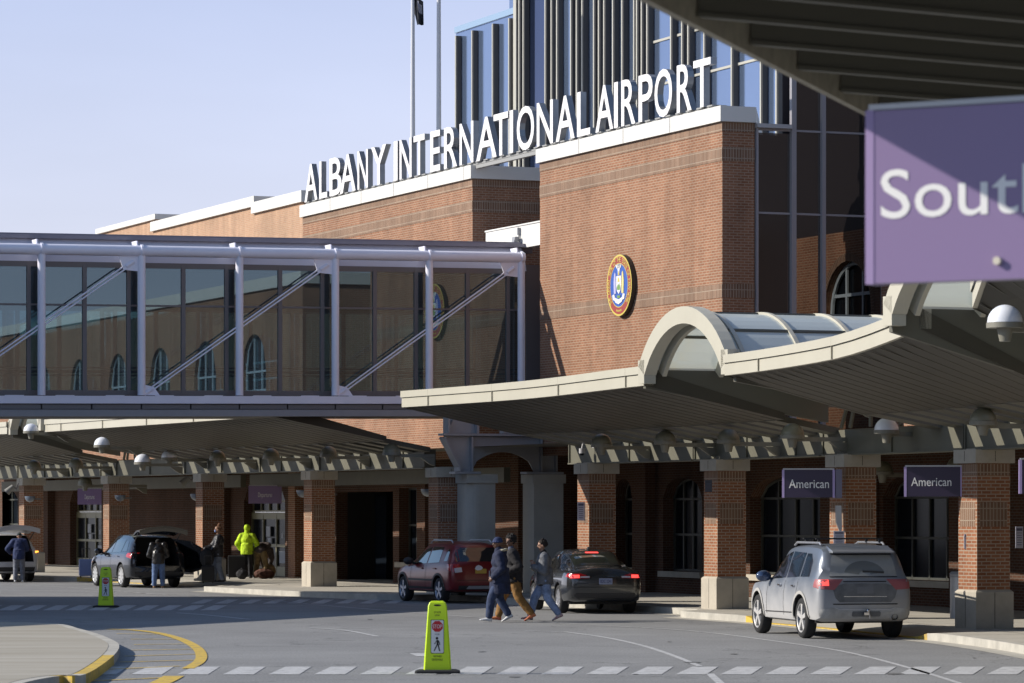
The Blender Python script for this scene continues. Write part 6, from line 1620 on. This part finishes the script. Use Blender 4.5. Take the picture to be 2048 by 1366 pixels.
# --- first walker: long navy parka with pale fur hood, beanie
def parka_hem(t, J):
    h = V(J['hip']); rings = []
    for z, rx, ry in ((1.15,.195,.22),(.95,.21,.23),(.75,.225,.235),(.60,.235,.235)): rings.append([V((h.x-.01+rx*cos(q), ry*sin(q), z)) for q in [2*pi*k/18 for k in range(18)]])
    t.loft(rings)
def parka_extra(P, Rm, r, J):
    m_ = MB(); c = V(J['neck']) + V((-.05,0,.02))
    for k in range(22):
        a_ = pi*.10 + 1.8*pi*k/21; m_.ball(c + V((.085*cos(a_)-.03, .135*sin(a_), -.02*cos(a_))), .032, 5, 8)
    remeshed(m_, "fur_hood_trim", mat("pale_fur", (.42,.38,.27), .95, noise=.4, nscale=30), r, vox=.011, smooth_it=1, wrinkle=.02)
    m_ = MB(); ell(m_, V(J['neck'])+V((-.07,0,-.02)), .10, .13, .10); capsule(m_, V(J['neck'])+V((.02,0,-.03)), V(J['neck'])+V((.02,0,.05)), .085, .075); remeshed(m_, "hood_and_collar", cloth("navy_parka", (.012,.018,.048)), r, vox=.013, wrinkle=.02)
    m_ = MB(); m_.cbox((.0,.262,1.30),.03,.01,.03); m_.cbox((.215,.05,.98),.012,.05,.22); local_obj(m_.build("patches", mat("white_badge", (.6,.6,.62), .6)), r)
J1 = stride(.22, -.20, .0, arms=dict(el_l=(-.06,.27,1.14), wr_l=(.12,.24,.96), el_r=(-.04,-.27,1.14), wr_r=(.13,-.24,.96)))
walker("person in a long navy parka with fur trimmed hood and navy beanie walking", gnd(999, 1244.5), W_ANG, 1.02, J1, M_skin1, cloth("navy_parka", (.012,.018,.048)), cloth("dark_denim", (.028,.045,.10)), mat("white_trainer", (.62,.62,.62), .5), beanie, hem=parka_hem, facefwd=(.95,.45,-.05), extra=parka_extra, top_k=1.16)
# --- second walker: black wool jacket, brown trousers, curly hair
def short_hem(t, J):
    h = V(J['hip']); rings = []
    for z, rx, ry in ((1.15,.180,.205),(.95,.190,.21),(.80,.192,.21)): rings.append([V((h.x+.01+rx*cos(q), ry*sin(q), z)) for q in [2*pi*k/18 for k in range(18)]])
    t.loft(rings)
def coat_extra(P, Rm, r, J):
    m_ = MB(); capsule(m_, V(J['neck'])+V((.045,0,-.06)), V(J['neck'])+V((.02,0,.03)), .06, .062); remeshed(m_, "grey_hood", cloth("slate_hoodie", (.07,.08,.12)), r, vox=.012)
J2 = stride(-.36, .34, .04, arms=dict(el_l=(-.10,.27,1.15), wr_l=(.10,.22,1.02), el_r=(-.02,-.26,1.14), wr_r=(.16,-.22,1.02)))
walker("person in a black wool jacket and brown trousers with curly hair walking in the middle", gnd(1029, 1242.2), W_ANG, 1.045, J2, M_skin1, cloth("black_wool", (.016,.015,.018)), cloth("tan_trousers", (.24,.125,.035)), mat("yellow_red_trainer", (.5,.22,.06), .5, col2=(.35,.04,.05), nscale=9), afro(("black_curls", (.015,.013,.012))), hem=short_hem, facefwd=(.75,.66,-.05), extra=coat_extra)
# --- third walker: grey puffer, light jeans, high trainers
def puffer_extra(P, Rm, r, J):
    m_ = MB(); 
    rings = []
    for z, rx, ry in ((.86,.150,.185),(.78,.152,.187)): rings.append([V((.01+rx*cos(q), ry*sin(q), z)) for q in [2*pi*k/18 for k in range(18)]])
    m_.loft(rings); local_obj(m_.build("black_sweatshirt_hem", mat("black_jersey", (.012,.012,.014), .9), smooth=60), r)
    m_ = MB(); capsule(m_, V(J['neck'])+V((.02,0,-.05)), V(J['neck'])+V((-.0,0,.02)), .072, .068); remeshed(m_, "collar", mat("black_jersey", ()), r, vox=.012)
J3 = stride(-.30, .34, .03, arms=dict(el_l=(.02,.25,1.10), wr_l=(.26,.16,1.20), el_r=(.04,-.24,1.10), wr_r=(.27,-.12,1.22), hd_l=(.3,-.3,.9), hd_r=(.3,.3,.9)))
walker("person in a grey quilted jacket and pale blue jeans holding both hands up while walking", gnd(1091, 1242), W_ANG, .99, J3, M_skin2, cloth("grey_quilted", (.13,.135,.15)), cloth("pale_jeans", (.22,.29,.45)), mat("maroon_white_trainer", (.30,.03,.045), .5, col2=(.6,.58,.58), nscale=9), afro(("dark_curls", (.02,.014,.011)), n=110, r=.075, seed=8, rs=(.014,.024)), hem=short_hem, facefwd=(1,.12,-.04), extra=puffer_extra, top_k=1.14)

# --- kerbside people
def cap_hair(col, nm):
    def fn(P, Rm, root):
        m_ = MB(); ell(m_, P(-.028,0,.040), .096, .086, .080, Rm); remeshed(m_, "hair", mat(nm, col, .9), root, vox=.011, smooth_it=2)
    return fn
def stand(spread=.12, lean=0, arms=None):
    J = dict(hip=(0,0,.95), chest=(lean,0,1.30), neck=(lean*1.3,0,1.50), head=(lean*1.5+.04,0,1.66))
    for sd, sg in (('l',1),('r',-1)):
        J['sh_'+sd] = (lean, sg*.185, 1.42); J['hp_'+sd] = (0, sg*.09, .90); J['kn_'+sd] = (.03, sg*spread, .50); J['an_'+sd] = (0, sg*spread*1.15, .095)
    J.update(arms or {}); return J
# man at the dark car's tailgate: leaning in, seen from behind
Jm = stand(.12, .12, dict(el_l=(.20,.30,1.08), wr_l=(.44,.22,1.02), el_r=(.20,-.28,1.08), wr_r=(.46,-.18,1.0), chest=(.14,0,1.26), neck=(.30,0,1.40), head=(.43,0,1.47)))
walker("person in a black leather jacket and blue jeans leaning into the dark car's boot", gnd(317, 1177.5), R(98), .95, Jm, M_skin3, mat("black_leather", (.012,.011,.011), .35, noise=.3, nscale=6, bump=.3), cloth("mid_blue_jeans", (.10,.16,.30)), mat("tan_shoe", (.25,.15,.08), .7), cap_hair((.012,.011,.01), "short_black_hair"), hem=short_hem, group=None, facefwd=(.9,0,-.4))
# man in the navy jacket by the white car
Jn = stand(.11, .06, dict(el_l=(.10,.40,1.16), wr_l=(.30,.30,1.02), el_r=(.18,-.26,1.15), wr_r=(.42,-.15,1.08), neck=(.12,0,1.47), head=(.22,0,1.58)))
def cap_extra(P, Rm, r, J):
    m_ = MB(); m_.cbox(P(-.112,0,.07), .012,.03,.03); local_obj(m_.build("cap_logo", mat("yellow_logo", (.6,.6,.1), .6)), r)
walker("person in a navy jacket and grey trousers standing at the white car's open boot", gnd(38, 1165.5), R(96), .97, Jn, M_skin2, cloth("navy_jacket", (.022,.035,.10)), cloth("grey_trousers", (.15,.16,.19)), mat("white_trainer", ()), lambda P, Rm, r: remeshed((lambda m_: (ell(m_, P(-.02,0,.055), .105, .088, .085, Rm), m_)[1])(MB()), "cap", mat("dark_cap", (.02,.03,.04), .8), r, vox=.011), hem=short_hem, group=None, facefwd=(.9,.2,-.4), extra=cap_extra)
# masked woman with bags, walking to the left
def bun(P, Rm, r):
    m_ = MB(); ell(m_, P(-.030,0,.040), .100, .088, .085, Rm); m_.ball(P(-.05,0,.15), .055, 8, 10); fuzzy(m_, [(tuple(P(-.05,0,.15)), .045), (tuple(P(-.06,0,.03)), .08)], 60, .05, seed=5, rs=(.014,.024)); remeshed(m_, "hair", mat("auburn_hair", (.13,.06,.03), .9), r, vox=.011, smooth_it=1)
    m_ = MB(); ell(m_, P(.072,0,-.045), .032, .052, .048, Rm); remeshed(m_, "face_mask", mat("blue_mask", (.20,.30,.60), .8), r, vox=.010)
def woman_extra(P, Rm, r, J):
    m_ = MB(); rings = []
    m_.poly_prism([(.135,-.06,1.40),(.135,.06,1.40),(.150,.05,1.0),(.150,-.05,1.0)], (.012,0,0)); local_obj(m_.build("grey_top", cloth("grey_knit", (.30,.31,.33))), r)
Jw = stand(.10, -.02, dict(el_l=(.06,.26,1.15), wr_l=(.20,.17,1.0), el_r=(.16,-.27,1.16), wr_r=(.40,-.24,1.05), an_l=(-.14,.09,.10), an_r=(.12,-.09,.095), kn_l=(-.02,.09,.5), kn_r=(.10,-.09,.5)))
gwm = gnd(436, 1165.5, .15); 
walker("person with auburn bun and blue face mask wearing black jacket pulling a case", gwm, R(186), 1.0, Jw, M_skin2, mat("black_shell", (.014,.014,.018), .5, noise=.3, nscale=8), cloth("light_grey_joggers", (.17,.20,.26)), mat("black_shoe", (.015,.015,.016), .6), bun, hem=short_hem, group=None, extra=woman_extra)
# worker in hi-vis hoodie, back to us
cloth("lime_hivis", (.50,.72,.02))
def hood(P, Rm, r):
    m_ = MB(); ell(m_, P(-.02,0,.03), .125, .108, .125, Rm); capsule(m_, P(-.02,0,-.12), P(-.02,0,-.03), .10, .09); remeshed(m_, "hood", cloth("lime_hivis", (.50,.72,.02)), r, vox=.012, wrinkle=.015)
Jh = stand(.10, .02, dict(el_l=(.02,.34,1.16), wr_l=(.14,.27,.98), el_r=(.02,-.34,1.16), wr_r=(.14,-.27,.98), neck=(.03,0,1.5), head=(.05,0,1.655)))
walker("person in a bright lime hooded top seen from behind near the doors", gnd(494, 1157.5, .15), R(80), 1.0, Jh, M_skin3, cloth("lime_hivis", ()), cloth("black_trousers", (.02,.02,.024)), mat("black_shoe", ()), hood, hem=short_hem, group=None)
# person bending over bags
Jb = dict(hip=(0,0,.93), chest=(.30,0,.98), neck=(.50,0,.90), head=(.62,0,.78), sh_l=(.42,.18,.94), sh_r=(.42,-.18,.94), el_l=(.46,.22,.66), el_r=(.46,-.20,.66), wr_l=(.50,.14,.42), wr_r=(.42,-.14,.42), hd_l=(0,0,-1), hd_r=(0,0,-1),
 hp_l=(0,.10,.88), hp_r=(0,-.10,.88), kn_l=(.10,.17,.48), kn_r=(.06,-.16,.48), an_l=(.03,.21,.095), an_r=(-.06,-.20,.095))
def bend_top(*a): pass
f = walker("person in brown jacket and tan trousers bending over bags on the pavement", gnd(521, 1157.5, .15), R(70), 1.0, Jb, M_skin3, cloth("brown_jacket", (.06,.045,.04)), cloth("khaki_trousers", (.20,.14,.06)), mat("tan_shoe", ()), cap_hair((.02,.015,.01), "short_dark_hair"), group=None, facefwd=(.4,0,-.9))

# ================================================================= luggage, bin, paddles, notices
def suitcase(label, loc, ang, w_, d_, h_, m, handle=.35, name="suitcase"):
    t = thing(name, label, "suitcase", loc, ang)
    b = MB(); 
    r = [[V((x*(w_/2-c), y*(d_/2-c), z)) for x, y in ((-1,-1),(1,-1),(1,1),(-1,1))] for z, c in ((.05,.03),(.08,0),(h_-.04,0),(h_,.03))]
    b.loft(r); local_obj(b.build("shell", m, smooth=30), t)
    b = MB()
    for sx_ in (-1,1):
        for sy in (-1,1): b.tube((sx_*(w_/2-.05)-.012, sy*(d_/2-.04), .028), (sx_*(w_/2-.05)+.012, sy*(d_/2-.04), .028), .028, n=10)
    local_obj(b.build("castor", M_rubber), t)
    if handle:
        b = MB(); b.path([V((-w_*.28,0,h_-.02)),V((-w_*.28,0,h_+handle)),V((w_*.28,0,h_+handle)),V((w_*.28,0,h_-.02))], .012); local_obj(b.build("pull_handle", M_trim), t)
    b = MB()
    for k in range(5): b.cbox((-w_*.4+k*w_*.2, -d_/2-.004, h_*.5), .012,.006,h_*.8)
    local_obj(b.build("ridge", m), t)
    return t
suitcase("pale blue hard suitcase standing by the nose of the dark car", gnd(172, 1155, .15), .2, .46,.28,.62, mat("powder_blue_shell", (.16,.23,.48), .4))
suitcase("large black suitcase beside the person in the lime hooded top", gnd(473, 1158, .15), .1, .55,.32,.78, mat("black_suitcase_fabric", (.014,.014,.016), .7), handle=0)
suitcase("small black wheeled case held by the masked person", gnd(416, 1166.5, .15), .1, .40,.28,.55, mat("black_suitcase_fabric", ()), handle=.30)
t = thing("shoulder_bag", "big black holdall hanging from the masked person's hand", "bag", gnd(414, 1166, .15) + UP*.78, 0)
b = MB(); ell(b, (0,0,.0), .23, .15, .30); remeshed(b, "bag_body", mat("black_suitcase_fabric", ()), t, vox=.02, wrinkle=.04)
b = MB(); b.path([V((-.1,0,.25)),V((0,0,.38)),V((.12,0,.25))], .012); local_obj(b.build("strap", M_trim), t)
for px, py, lab, m, sc_ in ((528,1157.6,"brown duffel bag under the hands of the bending person","brown_bag",(.34,.2,.17)),(484,1158.5,"small black rucksack on the pavement near the black suitcase","black_bag",(.2,.16,.16)),(541,1157.3,"tan rucksack at the feet of the bending person","tan_bag",(.18,.15,.24))):
    t = thing("travel_bag", lab, "bag", gnd(px, py, .15), 0)
    b = MB(); ell(b, (0,0,sc_[2]), *sc_); remeshed(b, "bag_body", cloth(m, {"brown_bag":(.10,.04,.025),"black_bag":(.015,.015,.018),"tan_bag":(.24,.16,.07)}[m]), t, vox=.02, wrinkle=.05)
    b = MB(); b.path([V((-sc_[0]*.5,0,sc_[2]*1.8)),V((0,0,sc_[2]*2.3)),V((sc_[0]*.5,0,sc_[2]*1.8))], .014); local_obj(b.build("carry_handle", M_trim), t)
p = gnd(1918, 1243, .15); p = fac(*((lambda q: (q.dot(A), q.dot(B)))(p-O)), .15) + V((0,0,0))
t = thing("litter_bin", "tall pale grey metal bin just left of the rightmost brick column", "bin", at(1921, 0, 76.5).xy.to_3d() + UP*.15, 0)
b = MB(); b.tube((0,0,0),(0,0,.92), .22, .22, n=28); local_obj(b.build("bin_body", mat("galvanised_bin", (.42,.43,.45), .45, metal=.4, noise=.1), smooth=60), t)
b = MB(); b.tube((0,0,.92),(0,0,.98), .235, .20, n=28); b.tube((0,0,.86),(0,0,.90), .226, n=28); local_obj(b.build("bin_lid", M_steel, smooth=40), t)

# crossing paddles
M_lime = mat("fluorescent_lime", (.58,.80,.01), .4); M_black = mat("sign_black", (.012,.012,.012), .6); M_signw = mat("sign_white", (.70,.70,.68), .5); M_stop = mat("stop_red", (.50,.015,.02), .5)
def paddle(label, base, hgt):
    t = thing("crossing_paddle", label, "sign", base, 0, group="lime pedestrian crossing paddles"); k = hgt/1.10; t.scale = (k,)*3
    b = MB(); rings = []
    for z, w_, d_ in ((.05,.205,.11),(.30,.190,.105),(.85,.150,.085),(1.00,.138,.075),(1.05,.120,.065),(1.075,.085,.045)):
        rings.append([V((x*w_, y*d_, z)) for x, y in ((-.9,-1),(.9,-1),(1,-.8),(1,.8),(.9,1),(-.9,1),(-1,.8),(-1,-.8))])
    b.loft(rings); local_obj(b.build("blade", M_lime, smooth=25), t)
    b = MB(); b.loft([[V((x*w_, y*w_*.62, z)) for x, y in ((-1,-.9),(-.9,-1),(.9,-1),(1,-.9),(1,.9),(.9,1),(-.9,1),(-1,.9))] for z, w_ in ((0,.335),(.04,.33),(.06,.27))]); local_obj(b.build("rubber_base", M_rubber), t)
    def yf(z): return -(.105 + (.085-.105)*(z-.30)/.55) if z > .3 else -(.11 + (.105-.11)*(z-.05)/.25)
    sl = math.atan2(.02, .55); up_ = V((0, sin(sl), cos(sl)))
    def pf_(x, z, d=.004): return V((x, yf(z) - d, z))
    def fl_(mb, pts, d): mb.face([pf_(x, z, d) for x, z in pts])
    b = MB(); fl_(b, rrect(-.098,.098,.30,.80,.012), .003); b.build; local_obj(b.build("panel_border", M_black), t)
    b = MB(); fl_(b, rrect(-.091,.091,.308,.792,.012), .005); local_obj(b.build("white_panel", M_signw), t)
    b = MB(); fl_(b, [(.086*cos(R(22.5+45*i)), .70+.086*sin(R(22.5+45*i))) for i in range(8)], .007); local_obj(b.build("stop_octagon", M_stop), t)
    b = MB(); text_into(b, "STOP", pf_(0,.672,.010), (1,0,0), up_, .056, width=.135, center=True); local_obj(b.build("stop_lettering", M_signw), t)
    b = MB(); text_into(b, "STATE", pf_(0,.895,.006), (1,0,0), up_, .026, width=.10, center=True); text_into(b, "LAW", pf_(0,.853,.006), (1,0,0), up_, .026, width=.07, center=True)
    text_into(b, "FOR", pf_(0,.572,.009), (1,0,0), up_, .022, width=.07, center=True)
    text_into(b, "WITHIN", pf_(0,.245,.007), (1,0,0), up_, .028, width=.12, center=True); text_into(b, "CROSSWALK", pf_(0,.195,.007), (1,0,0), up_, .030, width=.165, center=True)
    b.face([pf_(.020*cos(2*pi*i/12)-.006, .525+.020*sin(2*pi*i/12), .008) for i in range(12)])
    for q in ([(-.012,.50),(.016,.50),(.022,.42),(-.012,.42)], [(-.012,.43),(.006,.43),(-.020,.375),(-.040,.335),(-.056,.338),(-.034,.385)], [(.004,.43),(.022,.43),(.030,.39),(.044,.335),(.026,.335),(.014,.38)], [(-.012,.50),(-.014,.475),(-.036,.455),(-.050,.448),(-.046,.438),(-.028,.445)], [(.014,.50),(.030,.48),(.040,.45),(.040,.425),(.030,.425),(.028,.448),(.014,.475)]): fl_(b, q, .008)
    local_obj(b.build("black_lettering", M_black), t)
    b = MB(); b.face([V((.055*cos(a)*1.0, -.079 - .001, 1.012+.014*sin(a))) for a in [2*pi*i/14 for i in range(14)]]); local_obj(b.build("grip_slot", M_black), t)
    return t
paddle("near lime crossing paddle with STOP symbol on the dashed crossing line", gnd(875, 1347), 1.10)
paddle("far lime crossing paddle standing in front of the dark car", gnd(212, 1215), 1.03)
# notices on columns
def notice(px0, px1, y0, y1, d, lab, m, hdr=None, name="notice_board"):
    a_, b_ = at(px0, y0, d), at(px1, y1, d); w_ = b_.x-a_.x; h_ = a_.z-b_.z
    t = thing(name, lab, "notice", ((a_.x+b_.x)/2, d, (a_.z+b_.z)/2), 0)
    m_ = MB(); m_.cbox((0,0,0), w_, .03, h_); local_obj(m_.build("plate", m), t)
    m_ = MB()
    if hdr: m_.cbox((0,-.018,h_*.36), w_*.8,.004,h_*.12)
    for k in range(6): m_.cbox((-.0,-.018,h_*(.2-.11*k)), w_*(.7-.1*(k%2)),.004,h_*.03)
    local_obj(m_.build("print", mat("notice_print", (.10,.10,.16), .7)), t)
M_not = mat("pale_notice", (.50,.50,.58), .6)
notice(1155,1169,1004,1041, 90.3, "white parking notice on the shaded column under the security camera", M_not, True)
notice(1667,1689,1062,1090, 75.7, "white notice on the column behind the silver car", M_not, True)
notice(1928,1947,1068,1098, 70.0, "white notice low on the rightmost column", M_not, True)
notice(2031,2046,1053,1096, 72.0, "tall white symbol plate at the right edge", M_not, True)
notice(209,217,1010,1040, 127.0, "white plate on the column behind the dark car", M_not); notice(611,620,1008,1038, 109.5, "white plate on the column right of the doors", M_not)
notice(1410,1424,960,984, 83.2, "dark speaker box high on the column between saloon and silver car", mat("dark_grey_box", (.05,.055,.07), .5), name="wall_box")
